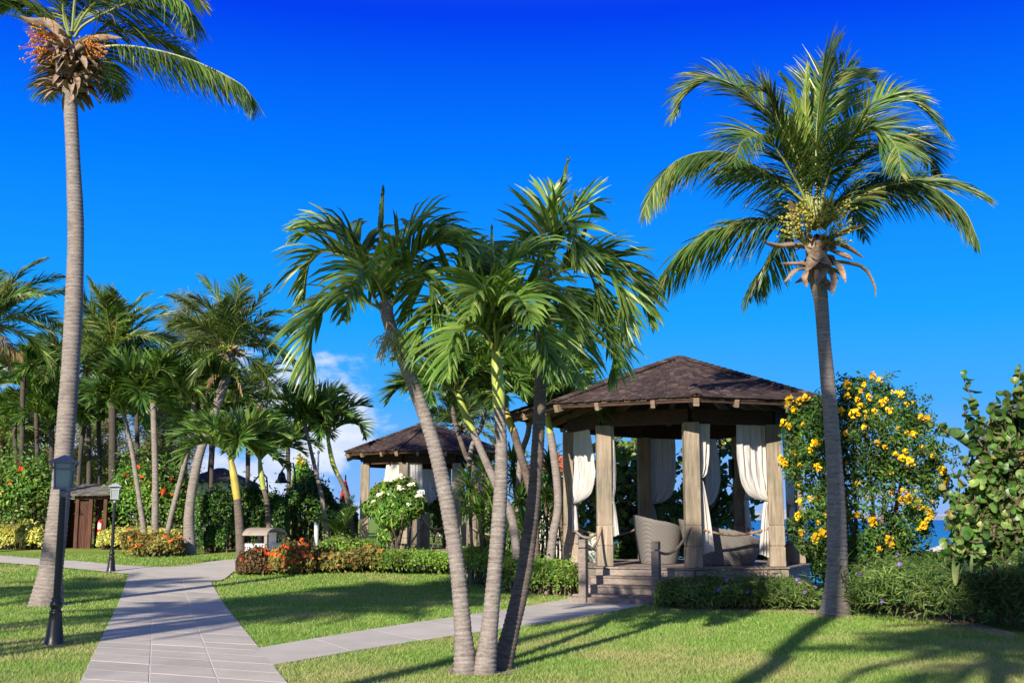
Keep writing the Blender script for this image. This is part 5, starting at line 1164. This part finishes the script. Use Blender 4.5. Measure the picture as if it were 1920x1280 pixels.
def blob_points(blobs, n, depth=0.16, lump=0.12, f=3.0, zmin=True):
    P, Q = [], []; ar = np.array([(b[3]*b[4]*b[5])**(2/3) for b in blobs]); ar /= ar.sum()
    for b, k in zip(blobs, ar):
        c = np.array(b[:3]); r = np.array(b[3:6]); m = int(n*k); d = nrm(rng.normal(size=(m, 3)))
        rr = (1 - np.abs(rng.normal(0, depth, m))) * (1 + lump*vnoise(d*r, f, int(abs(c[0]*97 + c[1]*31)) % 9999))
        P.append(c + d*r*rr[:, None]); Q.append(nrm(d/r))
    P = np.vstack(P); Q = np.vstack(Q)
    keep = P[:, 2] > gz(P[:, 0], P[:, 1]) + 0.02
    for b in blobs:
        keep &= (((P - np.array(b[:3]))/np.array(b[3:6]))**2).sum(1) > 0.42
    return P[keep], Q[keep]
def hedge_points(path, hw, h, n, depth=0.11, lump=0.10, f=2.5, ex=0.62, base=0.0, stray=0.10):
    C = resample(np.c_[np.asarray(path, float), np.zeros(len(path))], 200)[:, :2]; seg = np.r_[0, np.cumsum(np.linalg.norm(np.diff(C, axis=0), axis=1))]; Lg = seg[-1]
    s = rng.uniform(0, Lg, n); th = np.arccos(rng.uniform(-1, 1, n)); 
    c = np.c_[np.interp(s, seg, C[:, 0]), np.interp(s, seg, C[:, 1])]; T = nrm(np.gradient(C, axis=0)); tt = np.c_[np.interp(s, seg, T[:, 0]), np.interp(s, seg, T[:, 1])]; pp = np.c_[-tt[:, 1], tt[:, 0]]
    e = np.minimum(s, Lg - s); k = np.sqrt(np.clip(1 - (1 - np.minimum(e/hw, 1))**2, 0.02, 1))
    x = np.sign(np.cos(th))*np.abs(np.cos(th))**ex; z = np.abs(np.sin(th))**ex
    rr = 1 - np.abs(rng.normal(0, depth, n)) + np.where(rng.uniform(size=n) < stray, rng.exponential(0.09, n), 0); P0 = np.c_[c + pp*(x*hw)[:, None], z*h]; rr = rr*(1 + lump*vnoise(P0, f, int(abs(C[0, 0]*53 + C[0, 1]*17)) % 9999))
    P = np.c_[c + pp*(x*hw*rr*k)[:, None], base + z*h*rr*(0.55+0.45*k)]; P[:, 2] += gz(P[:, 0], P[:, 1])
    Q = nrm(np.c_[pp*np.cos(th)[:, None] + tt*np.where(s < Lg/2, -1, 1)[:, None]*(1-k)[:, None], np.sin(th)])
    return P, Q
def petals(n, r, l, m, seed):
    rg = np.random.default_rng(seed); mb = MB(); d = nrm(rg.normal(size=(n, 3)) + [0, -0.3, 0.4]); P = d*r*rg.uniform(0.4, 1.0, (n, 1))
    global rng; keep = rng; rng = rg; leaves(mb, P, d, l, 0.75, 0.5, 0.2, 0, 0.25); rng = keep
    return mb.mesh('flower', m)
FLW = {'red': [petals(12, 0.07, 0.085, M['fl_red'], s) for s in (1, 2)], 'orange': [petals(22, 0.08, 0.05, M['fl_orange'], s) for s in (3, 4)],
       'yellow': [petals(18, 0.095, 0.075, M['fl_yellow'], s) for s in (5, 6, 7)], 'white': [petals(14, 0.11, 0.10, M['fl_white'], s) for s in (8, 9)],
       'purple': [petals(6, 0.022, 0.045, M['fl_purple'], s) for s in (10, 11)]}
def flowers(t, P, Q, n, kind, sc=1.0, front=True, out=0.04, name='flower_cluster', zpow=0.0):
    ok = (Q[:, 1] < 0.35) if front else np.ones(len(P), bool); idx = np.flatnonzero(ok)
    w = np.exp(zpow*(P[idx, 2] - P[idx, 2].min())); idx = rng.choice(idx, n, replace=False, p=w/w.sum())
    for i in idx: inst(FLW[kind][i % len(FLW[kind])], name, t, P[i] + Q[i]*out, tuple(rng.uniform(-0.4, 0.4, 3)), sc*rng.uniform(0.75, 1.3))
def hedge(name, label, cat, path, hw, h, n, size, mt, fl=None, group=None, asp=0.5, base=0.0, twigs=True, **kw):
    P, Q = hedge_points(path, hw, h, n, base=base, **kw); c = np.mean(path, axis=0); t = thing(name, label, cat, (c[0], c[1], float(gz(c[0], c[1]))), group)
    leaves(MB(), P, Q, size, asp).build('foliage', M[mt] if isinstance(mt, str) else mt, t) if False else None
    mb = MB(); leaves(mb, P, Q, size, asp); mb.build('foliage', M[mt], t)
    if twigs:
        mb = MB(); C = resample(np.c_[np.asarray(path, float), np.zeros(len(path))], max(7, int(6*len(path))))
        for q in C[1:-1]:
            for _ in range(3):
                a = q[:2] + rng.normal(0, hw*0.12, 2); b = q[:2] + rng.uniform(-hw*0.35, hw*0.35, 2); z = float(gz(a[0], a[1])); tube(mb, np.array([[*a, z-.03], [*(a*.6+b*.4), z + h*.35], [*b, z + h*0.68]]), [0.025, 0.016, 0.006], 5)
        mb.build('branches', M['twig'], t)
    if fl:
        for f in fl: flowers(t, P, Q, *f[:2], **(f[2] if len(f) > 2 else {}))
    return t
def XY(px, Y): return (A(px, 1000, Y)[0], Y)
def hgt(py, x, Y): return A(960, py, Y)[2] - float(gz(x, Y))

# tall hedges with red flowers on the left
hL = hgt(862, -16, 40.5)
hedge('flowering_hedge', 'tall green hedge with orange-red flowers left of the brown shed', 'hedge', [XY(-60, 41), XY(0, 41), XY(70, 41), XY(112, 41.6)], 1.25, hL, 17000, 0.15, 'hib', [(55, 'red', dict(sc=1.1))], 'tall red-flowered hedges', lump=0.2, f=2.2, stray=0.2)
hedge('flowering_hedge', 'tall green hedge with orange-red flowers right of the brown shed, behind the round flower bed', 'hedge', [XY(208, 41.4), XY(270, 41), XY(320, 41), XY(362, 41.5)], 1.25, hgt(872, -14, 40.5), 17000, 0.15, 'hib', [(52, 'red', dict(sc=1.1))], 'tall red-flowered hedges', lump=0.22, f=2.2, stray=0.2)
gl = 'low yellow-green hedges along the foot of the tall hedges'
hedge('low_hedge', 'low yellow-green hedge at the foot of the tall hedge left of the shed', 'hedge', [XY(-50, 39.3), XY(20, 39.2), XY(90, 39.3)], 0.65, hgt(982, -16, 39), 6000, 0.12, 'lime', None, gl)
hedge('low_hedge', 'low yellow-green hedge right of the shed, behind the far lamp post and the flower bed', 'hedge', [XY(186, 39.4), XY(260, 39.2), XY(352, 39.2)], 0.65, hgt(990, -14, 39), 6500, 0.12, 'lime', None, gl)
gd = 'dark green bushes behind the white bin'
for x0, x1, Y, top, lab in ((372, 440, 39.5, 915, 'dark green bush between the curved coconut palm and the orange-necked palm'), (430, 540, 40.5, 910, 'dark green bush right behind the white bin'),
                            (530, 625, 42, 893, 'dark green bush behind the slim white path light'), (600, 668, 43, 935, 'lower dark bush close to the far pavilion')):
    hedge('bush', lab, 'bush', [XY(x0, Y), XY((x0+x1)/2, Y-.2), XY(x1, Y)], 1.15, hgt(top, -10, Y), 9000, 0.14, 'dark', [(2, 'red')] if x0 > 500 else None, gd, lump=0.22, f=2.2)
hedge('bush', 'small dark bush at the foot of the curved coconut palm, right of its trunk', 'bush', [XY(375, 37.4), XY(425, 37.3)], 0.5, hgt(985, -10, 37), 3500, 0.12, 'dark', None, gd, lump=0.2)
hedge('bush', 'light green shrub with yellow flowers behind the slim palm pair', 'bush', [XY(545, 45), XY(590, 45)], 0.9, hgt(838, -8, 45), 3800, 0.13, 'hib', [(14, 'yellow', dict(sc=1.1, zpow=0.8))], None, lump=0.3)
# round flower bed
hedge('flower_bed', 'round bed of orange-flowered bushes around the three thin palms', 'flower bed', [XY(247, 35.6), XY(290, 35.0), XY(342, 35.6)], 0.55, 0.62, 6500, 0.10, 'ixora', [(30, 'orange', dict(sc=0.6))], None, lump=0.32, f=4.0, stray=0.2)
# bushes along the edge of the middle lawn
gb = 'bushes bordering the middle lawn'
def gp(px, py, dy=0.5):
    g = G(px, py); return (g[0], g[1] + dy)
hedge('bush', 'dark bronze-leaved bush at the left tip of the border, by the path', 'bush', [gp(434, 1080, .55), gp(500, 1080, .6)], 0.62, hgt(1030, -7, 29.5), 5000, 0.10, 'bronze', [(8, 'red', dict(sc=0.6))], gb, lump=0.30, f=4.0, stray=0.2)
hedge('bush', 'orange-flowered bush full of bloom in front of the white bin', 'bush', [gp(486, 1081, .65), gp(580, 1078, .7)], 0.70, hgt(1024, -6, 29.5), 7000, 0.10, 'ixora', [(85, 'orange', dict(sc=0.66, zpow=0.3)), (10, 'red', dict(sc=0.7))], gb, lump=0.30, f=4.0, stray=0.2)
hedge('bush', 'yellowish green bush between the orange-flowered bush and the clipped hedge', 'bush', [gp(562, 1077, .6), gp(712, 1073, .7)], 0.66, hgt(1032, -5, 30), 8000, 0.11, 'ixora', [(14, 'orange', dict(sc=0.6))], gb, lump=0.34, f=4.0, stray=0.2)
hedge('bush', 'bright green rounded bush behind the yellowish bush, left of the white-flowered tree', 'bush', [gp(590, 1052, .3), gp(640, 1052, .3), gp(700, 1050, .3)], 0.75, hgt(1004, -5, 35.5), 7500, 0.10, 'clip', None, gb, lump=0.08)
gc = 'clipped green hedges around the middle lawn'
hedge('clipped_hedge', 'clipped green hedge left of the left front trunk, below the boardwalk', 'hedge', [gp(688, 1076, .55), gp(770, 1076, .5), gp(850, 1078, .45)], 0.55, hgt(1032, -4, 29.5), 9500, 0.075, 'clip', None, gc, lump=0.08, stray=0.05)
hedge('clipped_hedge', 'clipped green hedge seen between the three front trunks', 'hedge', [gp(862, 1092, .5), gp(910, 1100, .5), gp(955, 1105, .5)], 0.50, hgt(1030, -1, 26.5), 7500, 0.075, 'clip', None, gc, lump=0.08, stray=0.05)
hedge('clipped_hedge', 'clipped green hedge ending at the post left of the pavilion steps', 'hedge', [gp(948, 1112, .5), gp(1010, 1118, .5), gp(1080, 1122, .55)], 0.52, hgt(1050, 0.5, 23.5), 9500, 0.075, 'clip', None, gc, lump=0.09, stray=0.05)
# purple-flowered borders
gr = 'purple-flowered borders along the right lawn'
hedge('flower_border', 'narrow-leaved border with purple flowers below the near pavilion deck', 'flower border', [gp(1240, 1142, .55), gp(1330, 1145, .55), gp(1430, 1146, .55), gp(1545, 1146, .6)], 0.62, 0.47, 17000, 0.135, 'narrow', [(16, 'purple', dict(sc=1.05))], gr, asp=0.12, lump=0.34, f=4.0, depth=0.22, stray=0.3)
hedge('flower_border', 'wide narrow-leaved border with purple flowers in front of the sea grape', 'flower border', [(6.4, 20.6), gp(1700, 1158, 1.0), gp(1800, 1175, 1.1), (8.35, 17.0), (8.6, 15.2), (8.9, 12.8)], 1.15, 0.88, 46000, 0.145, 'narrow', [(40, 'purple', dict(sc=1.05))], gr, asp=0.12, lump=0.34, f=3.2, depth=0.22, stray=0.3)
def blades(name, label, cat, c, n, L, w, mt, el=(20, 80), bend=0.5, group=None, z=0.0):
    t = thing(name, label, cat, (c[0], c[1], float(gz(c[0], c[1])) + z), group); mb = MB()
    rosette(mb, np.array([c[0], c[1], float(gz(c[0], c[1])) + z]), n, L, w, el, bend); mb.build('foliage', M[mt], t); return t
def rosette(mb, c, n, L, w, el, bend, axis=None):
    for k in range(n):
        az = rng.uniform(0, 6.283); P = arch(c, az, R(rng.uniform(*el)), bend*rng.uniform(0.6, 1.5), L*rng.uniform(0.7, 1.1), 6, rng.normal(0, 0.2)); s = np.linspace(0, 1, 6)
        hw = w/2*np.array([0.55, 0.9, 1, 0.8, 0.5, 0.04]); S = np.array([-math.sin(az), math.cos(az), 0]); up = np.array([0, 0, 1.0])
        V = np.stack([P - S*hw[:, None] + up*(hw*0.35)[:, None], P, P + S*hw[:, None] + up*(hw*0.35)[:, None]], 1); mb.add(V.reshape(-1, 3), grid_faces(6, 3))
ga = 'pale agaves in the purple-flowered border'
for px, py, Y, L, lab in ((1790, 1072, 17.2, 0.42, 'pale agave with stiff leaves in the purple-flowered border, left one'), (1818, 1058, 17.8, 0.50, 'tallest pale agave in the purple-flowered border'), (1850, 1078, 17.4, 0.32, 'small pale agave right of the tallest one')):
    p = A(px, py, Y); blades('agave', lab, 'agave', (p[0], Y), 6, L, 0.075, 'agave', (62, 90), 0.2, ga, 0.62)
# strap-leaved plants by the boardwalk
gs = 'strap-leaved plants between the boardwalk and the near pavilion'
def dracaena(label, spots, base):
    t = thing('strap_leaf_plant', label, 'plant', (base[0], base[1], 0), gs); mb = MB(); ms = MB()
    for px, py, Y in spots:
        c = A(px, py, Y); rosette(mb, c, 46, 0.80, 0.062, (-25, 85), 1.0)
        b = np.array([base[0] + rng.normal(0, .15), base[1] + rng.normal(0, .15), -0.04]); tube(ms, resample(np.array([b, (b + c)/2 + rng.normal(0, .08, 3), c]), 8), 0.035, 6)
    mb.build('foliage', M['strap'], t); ms.build('stem', M['twig'], t)
dracaena('large strap-leaved plant left of the middle front trunk, spilling over the boardwalk rope', [(905, 885, 28), (880, 915, 27.6), (920, 930, 27.4), (898, 960, 27.2), (935, 900, 28), (925, 975, 27), (880, 950, 28)], XY(912, 27.8))
dracaena('strap-leaved plant between the middle and right front trunks', [(965, 900, 28), (975, 945, 27), (955, 985, 26.6), (985, 1000, 26.4), (960, 870, 28.5)], XY(968, 27))
dracaena('strap-leaved plant between the right front trunk and the pavilion post', [(1035, 900, 29), (1022, 935, 28.4), (1050, 945, 28.6), (1030, 870, 29.2)], XY(1036, 28.8))
def small_palm(px, py, Y):
    g = XY(px, Y); c = np.array([*g, float(gz(*g)) + 0.25]); t = thing('young_palm', 'young low palm with thin pale fronds at the foot of the far slim palms', 'palm tree', (g[0], g[1], float(gz(*g)))); mb = MB()
    for k in range(8): frond(mb, arch(c, k*2.4 + 0.3, R(rng.uniform(55, 85)), R(rng.uniform(40, 75)), rng.uniform(1.3, 1.9)), 0.42, 26, 0.04, R(30), 0.5, 55, 30, 0.25, 3, 0.0, 0, 0.015)
    mb.build('crown', [M['adon_far'], M['rachis']], t); mb = MB(); tube(mb, np.array([[*g, c[2] - 0.3], c + [0, 0, 0.02]]), 0.08, 8); mb.build('trunk', M['bark_b'], t)
small_palm(640, 1000, 38.5)
# bushes that close the view behind the boardwalk and the pavilion
hedge('bush', 'dark bush behind the boardwalk between the far pavilion and the strap-leaved plants', 'bush', [XY(806, 44), XY(880, 42), XY(960, 38)], 1.0, 2.0, 9000, 0.15, 'dark', None, None, lump=0.2)

hedge('bush', 'dark bush hiding the foot of the orange-roofed house behind the palms', 'bush', [XY(975, 44), XY(1020, 43), XY(1068, 41)], 0.9, hgt(884, 1, 43), 9000, 0.15, 'dark', None, None, lump=0.25, stray=0.2)
# white-flowered tree
def frangipani():
    Y = 31.5; g = XY(742, Y); t = thing('flowering_tree', 'small rounded tree with white flower heads in front of the far pavilion', 'tree', (g[0], Y, 0.0))
    bl = [(*A(px, py, Y + dy), r, r, r*0.85) for px, py, dy, r in ((742, 928, 0, 0.62), (710, 950, 0.1, 0.45), (772, 950, -0.1, 0.42), (738, 960, -0.4, 0.5), (760, 915, 0.2, 0.36), (716, 925, 0, 0.36), (728, 1000, 0, 0.34))]
    P, Q = blob_points(bl, 6500, 0.26, 0.4, 5.0); mb = MB(); leaves(mb, P, Q, 0.20, 0.26, 0.7, 0.3); mb.build('crown', M['hib'], t)
    mb = MB()
    for k in range(16):
        a = np.array([g[0] + rng.normal(0, .18), Y + rng.normal(0, .18), -0.03]); b = np.array(bl[k % 6][:3]) + rng.normal(0, .25, 3); tube(mb, resample(np.array([a, a*0.5 + b*0.5 + [0, 0, .1], b]), 8), np.linspace(0.035, 0.012, 8), 6)
    mb.build('trunk', M['bark_b'], t)
    for px, py in ((738, 898), (751, 892), (749, 914), (712, 927), (790, 922), (786, 929), (726, 900), (772, 908), (700, 940), (733, 940), (765, 945)):
        inst(FLW['white'][px % 2], 'flower_head', t, A(px, py, Y - 0.62), tuple(rng.uniform(-.3, .3, 3)), (0.95, 0.8, 0.6) if py < 930 else (0.65, 0.55, 0.4))
frangipani()
# tall yellow-flowered shrub
def yellow_shrub():
    Y = 21.3; g = XY(1610, Y); t = thing('flowering_shrub', 'big arching shrub covered in yellow flower clusters behind the right coconut trunk', 'shrub', (g[0], Y, 0.0))
    bl = [(*A(px, py, Y + dy), r, r*0.9, r) for px, py, dy, r in ((1600, 830, .2, 0.95), (1545, 800, -.1, 0.62), (1655, 800, .2, 0.75), (1700, 850, 0, 0.68), (1620, 760, .3, 0.62), (1535, 880, -.1, 0.68), (1610, 930, -.2, 0.95), (1690, 920, .1, 0.7), (1550, 960, -.2, 0.6), (1620, 1010, -.1, 0.85), (1510, 870, -.2, 0.34), (1745, 895, 0, 0.40), (1510, 790, -.2, 0.30), (1580, 1040, 0, 0.6), (1655, 1030, 0, 0.45), (1525, 1000, 0.1, 0.45), (1510, 940, 0, 0.4), (1705, 985, 0.2, 0.42))]
    P, Q = blob_points(bl, 50000, 0.32, 0.42, 4.5); keep = vnoise(P, 3.2, 77) > -0.45; P, Q = P[keep], Q[keep]
    mb = MB(); leaves(mb, P, Q, 0.088, 0.42, 0.9, 0.3)
    # arching sprays that stick out past the outline
    ms = MB(); tips = []
    for k in range(95):
        b = bl[rng.integers(len(bl)-2)]; d = nrm(np.array([rng.normal(0, 1), -abs(rng.normal(0, .7)), rng.uniform(-0.2, 1.0)])); c = np.array(b[:3]); L = b[3]*rng.uniform(1.0, 1.5)
        S = resample(np.array([c, c + d*L*.6, c + d*L + [0, 0, -0.10]]), 10); tube(ms, S, np.linspace(0.012, 0.004, 10), 4)
        q = S[rng.integers(4, 10, 46)] + rng.normal(0, .055, (46, 3)); leaves(mb, q, np.tile(d, (46, 1)), 0.088, 0.42, 0.9, 0.3); tips.append(S[-1])
    mb.build('foliage', M['tecoma'], t)
    for k in range(9):
        a = np.array([g[0] + rng.normal(0, .2), Y + rng.normal(0, .2), -0.04]); b = np.array(bl[k][:3]); tube(ms, resample(np.array([a, a*.5 + b*.5 + rng.normal(0, .1, 3), b]), 10), np.linspace(0.05, 0.015, 10), 6)
    ms.build('branches', M['twig'], t)
    for px, py in ((1478, 758), (1490, 770), (1470, 792), (1482, 748), (1512, 745), (1498, 752), (1480, 800), (1465, 862), (1490, 850), (1475, 868), (1500, 870), (1640, 705), (1650, 712), (1616, 733), (1622, 722), (1608, 748), (1588, 722), (1590, 742), (1655, 755), (1662, 748), (1600, 775), (1578, 768), (1612, 760), (1690, 740), (1683, 735), (1700, 758), (1728, 780), (1740, 785), (1680, 850), (1690, 858), (1705, 862), (1710, 868), (1698, 845), (1660, 838), (1728, 842), (1748, 855), (1752, 852), (1770, 880), (1765, 882), (1778, 900), (1775, 908), (1695, 920), (1690, 938), (1702, 935), (1722, 938), (1728, 950), (1745, 958), (1748, 968), (1738, 975), (1725, 990), (1732, 985), (1535, 980), (1530, 1005), (1540, 995), (1528, 1012), (1545, 1000), (1500, 940), (1495, 968), (1520, 935), (1505, 1000), (1668, 1010), (1672, 1022), (1640, 980), (1637, 975), (1650, 1028), (1610, 965), (1628, 935), (1520, 845), (1535, 875), (1530, 830), (1560, 820), (1585, 812), (1645, 830), (1620, 800), (1670, 770), (1640, 770), (1560, 735), (1630, 745), (1715, 815)):
        dy = -0.85 if 1500 < px < 1720 and py > 770 else -0.45
        inst(FLW['yellow'][px % 3], 'flower_cluster', t, A(px, py, Y + dy), tuple(rng.uniform(-.5, .5, 3)), rng.uniform(0.5, 1.0))
    for i in rng.choice(np.flatnonzero((Q[:, 1] < 0) & (P[:, 2] > 1.4)), 45, replace=False): inst(FLW['yellow'][i % 3], 'flower_cluster', t, P[i] + Q[i]*0.08, tuple(rng.uniform(-.5, .5, 3)), rng.uniform(0.25, 0.6))
yellow_shrub()
# sea grapes
def disc(mb, c, n, r, m=0):
    n = nrm(n); a = nrm(np.cross(n, rng.normal(size=3))); b = np.cross(n, a); k = np.linspace(0, 2*math.pi, 11)[:-1]
    V = c + r*(np.cos(k)[:, None]*a*1.0 + np.sin(k)[:, None]*b*0.88) + n*(0.22*r*np.abs(np.cos(k))[:, None])
    mb.add(np.r_[V, [c - n*0.02]], np.c_[np.arange(10), (np.arange(10)+1) % 10, np.full(10, 10)], m)
def grape_branch(mb, ms, S, r=0.085, step=0.072):
    L = np.linalg.norm(np.diff(S, axis=0), axis=1).sum(); n = max(4, int(L/step)); Q = resample(S, n); tube(ms, Q, np.linspace(0.022, 0.008, n), 5); T = nrm(np.gradient(Q, axis=0))
    for i in range(1, n):
        s = nrm(np.cross(T[i], rng.normal(size=3))); sg = 1 if i % 2 else -1
        rr = r*rng.uniform(0.75, 1.15)*(1 if i < n-2 else 0.75); nn = T[i]*0.5 + np.array([SUN_AZ[0]*.5, SUN_AZ[1]*.5, 0.35])*rng.uniform(0.0, 0.8) + rng.normal(0, .65, 3)
        disc(mb, Q[i] + s*sg*rr*0.8, nn, rr)
def sea_grape(name, label, Y, base, lines, rnd, blobs, r=0.085, dens=1.0):
    g = XY(base, Y); t = thing(name, label, 'tree', (g[0], Y, float(gz(g[0], Y))), 'sea grapes'); mb, ms = MB(), MB()
    for pts, dY in lines: grape_branch(mb, ms, resample(pxline(pts, Y, dY), 12), r)
    for k in range(rnd):
        b = blobs[rng.integers(len(blobs))]; c = A(b[0], b[1], Y + b[2]); R0 = wpx(b[3], Y); d = nrm(rng.normal(size=3) + [0, -0.35, 0.55]); s = c + rng.normal(0, R0*.45, 3); e = s + d*R0*rng.uniform(0.35, 0.75)
        grape_branch(mb, ms, resample(np.array([s, (s+e)/2 + rng.normal(0, .05, 3), e]), 8), r)
    mb.build('crown', M['grape'], t)
    a = np.array([g[0], Y, float(gz(g[0], Y)) - 0.05])
    for b in blobs:
        c = A(b[0], b[1], Y + b[2]); tube(ms, resample(np.array([a + rng.normal(0, .1, 3)*[1, 1, 0], a*.6 + c*.4 + rng.normal(0, .12, 3), c]), 10), np.linspace(0.06, 0.02, 10), 6)
    ms.build('trunk', M['twig'], t)
sea_grape('sea_grape_tree', 'sea grape with upright branches of round leaves at the right edge of the picture', 19.2, 1890,
    [([(1880, 960), (1862, 880), (1840, 790), (1815, 730), (1803, 700)], 0), ([(1900, 900), (1912, 800), (1910, 720), (1915, 690)], 0), ([(1880, 900), (1830, 850), (1790, 820), (1745, 790)], -.2), ([(1880, 920), (1850, 850), (1818, 800), (1808, 765)], .1),
     ([(1890, 880), (1870, 800), (1862, 750)], .3), ([(1890, 920), (1840, 900), (1800, 890)], -.4), ([(1890, 980), (1830, 960), (1790, 955)], -.5), ([(1890, 1000), (1840, 1010), (1795, 1005)], -.4), ([(1900, 960), (1890, 850), (1885, 790)], -.5), ([(1890, 1010), (1830, 1030), (1790, 1030)], -.2), ([(1890, 860), (1878, 800), (1850, 770)], -.3), ([(1900, 880), (1850, 830), (1800, 812), (1765, 800)], .2), ([(1900, 850), (1895, 780), (1880, 735)], .2), ([(1910, 840), (1930, 760), (1926, 700)], .3), ([(1880, 940), (1835, 905), (1795, 850)], .2), ([(1870, 980), (1810, 950), (1780, 925)], .1)],
    580, [(1895, 870, 0, 60), (1865, 940, 0, 70), (1925, 900, .2, 90), (1875, 1005, 0, 75), (1930, 1000, .2, 100), (1930, 800, .3, 60), (1820, 990, .2, 40), (1850, 1040, .3, 60)], 0.100)
sea_grape('sea_grape_tree', 'sunlit sea grape seen through the pavilion between the two left posts', 30.5, 1175, [], 250, [(1175, 850, 0, 55), (1180, 920, 0, 60), (1165, 980, 0, 55), (1190, 1010, -.3, 55), (1150, 930, 0, 50)], 0.10)
sea_grape('sea_grape_tree', 'shaded sea grape behind the tall sofa end and the back curtains', 29.8, 1330, [([(1340, 900), (1390, 920), (1412, 935)], 0)], 300, [(1330, 850, 0, 60), (1345, 920, 0, 62), (1310, 980, 0, 70), (1250, 950, 0, 60), (1365, 970, 0, 50), (1230, 1010, 0, 55), (1350, 810, .2, 45)], 0.10)
hedge('bush', 'low dark bush along the shore behind the near pavilion deck', 'bush', [(1.4, 30.2), (3.6, 29.8), (5.6, 29.0), (7.4, 27.6)], 0.8, 1.05, 12000, 0.13, 'dark', None, None, lump=0.25)
hedge('bush', 'dark bush under the yellow-flowered shrub, beside the sea view', 'bush', [(6.0, 22.3), (7.0, 22.2), (8.0, 21.6), (8.6, 20.8)], 0.6, 0.92, 9000, 0.12, 'dark', None, None, lump=0.25)

sea_grape('sea_grape_tree', 'shaded sea grape behind the two left posts of the near pavilion', 31.2, 1110, [], 150, [(1112, 900, 0, 50), (1105, 960, 0, 55), (1120, 1000, 0, 50), (1240, 890, 0, 45), (1260, 960, 0, 50)], 0.10)
# casuarinas and far green behind the palms
def casuarina(label, px, ytop, Y, w, h, n, ybase=990):
    g = XY(px, Y); z0 = float(gz(*g)); top = A(px, ytop, Y)[2]; t = thing('casuarina_tree', label, 'tree', (g[0], Y, z0), 'feathery trees far behind the palms'); mb, ms = MB(), MB()
    tube(ms, resample(np.array([[g[0], Y, z0 - .05], [g[0] + .2, Y, (z0 + top)/2], [g[0], Y, top - .3]]), 12), np.linspace(0.22, 0.03, 12), 8)
    for k in range(n):
        f = rng.uniform(0, 1)**0.8; z = top - f*h; rad = wpx(w, Y)*(0.12 + 0.88*math.sin(math.pi*min(1, 0.08 + f*0.85))**0.8)*rng.uniform(0.35, 1.0); a = rng.uniform(0, 6.283)
        s = np.array([g[0], Y, z - 0.3*rad]); e = s + np.array([math.cos(a)*rad, math.sin(a)*rad, rng.uniform(0.1, 0.8)*rad*0.6]); tube(ms, np.array([s, (s+e)/2 + [0, 0, .06*rad], e]), [0.03, 0.02, 0.008], 4)
        m = 70; q = s + (e - s)*rng.uniform(0.35, 1.08, (m, 1)) + rng.normal(0, .20, (m, 3)); d = nrm((e - s)*0.5 + rng.normal(0, .5, (m, 3)) + [0, 0, -0.25]); L = rng.uniform(0.25, 0.55, (m, 1)); sd = nrm(np.cross(d, rng.normal(size=(m, 3))))*0.016
        V = np.stack([q - sd, q + sd, q + d*L + [0, 0, -.05]], 1).reshape(-1, 3); mb.add(V, np.arange(3*m).reshape(-1, 3))
    mb.build('crown', M['pine'], t); ms.build('trunk', M['twig'], t)
casuarina('feathery casuarina rising between the two middle coconut palms', 335, 548, 62, 62, 7.5, 210)
casuarina('feathery casuarina just left of the curved coconut palm', 385, 575, 60, 52, 7.0, 170)
casuarina('shorter olive casuarina behind the thin palms', 300, 690, 57, 75, 6.0, 200)
casuarina('olive casuarina behind the dark palms at the far left', 70, 740, 60, 85, 6.5, 230)
casuarina('olive casuarina behind the shed', 175, 760, 58, 75, 6.0, 210)
casuarina('olive casuarina at the left edge of the picture', -20, 755, 61, 70, 6.0, 180)
hedge('bush', 'olive green scrub far behind the flowering hedges', 'bush', [XY(-120, 66), XY(60, 66), XY(230, 66), XY(345, 66)], 1.8, 5.0, 16000, 0.30, 'pine', None, None, asp=0.3, lump=0.25, f=1.2)
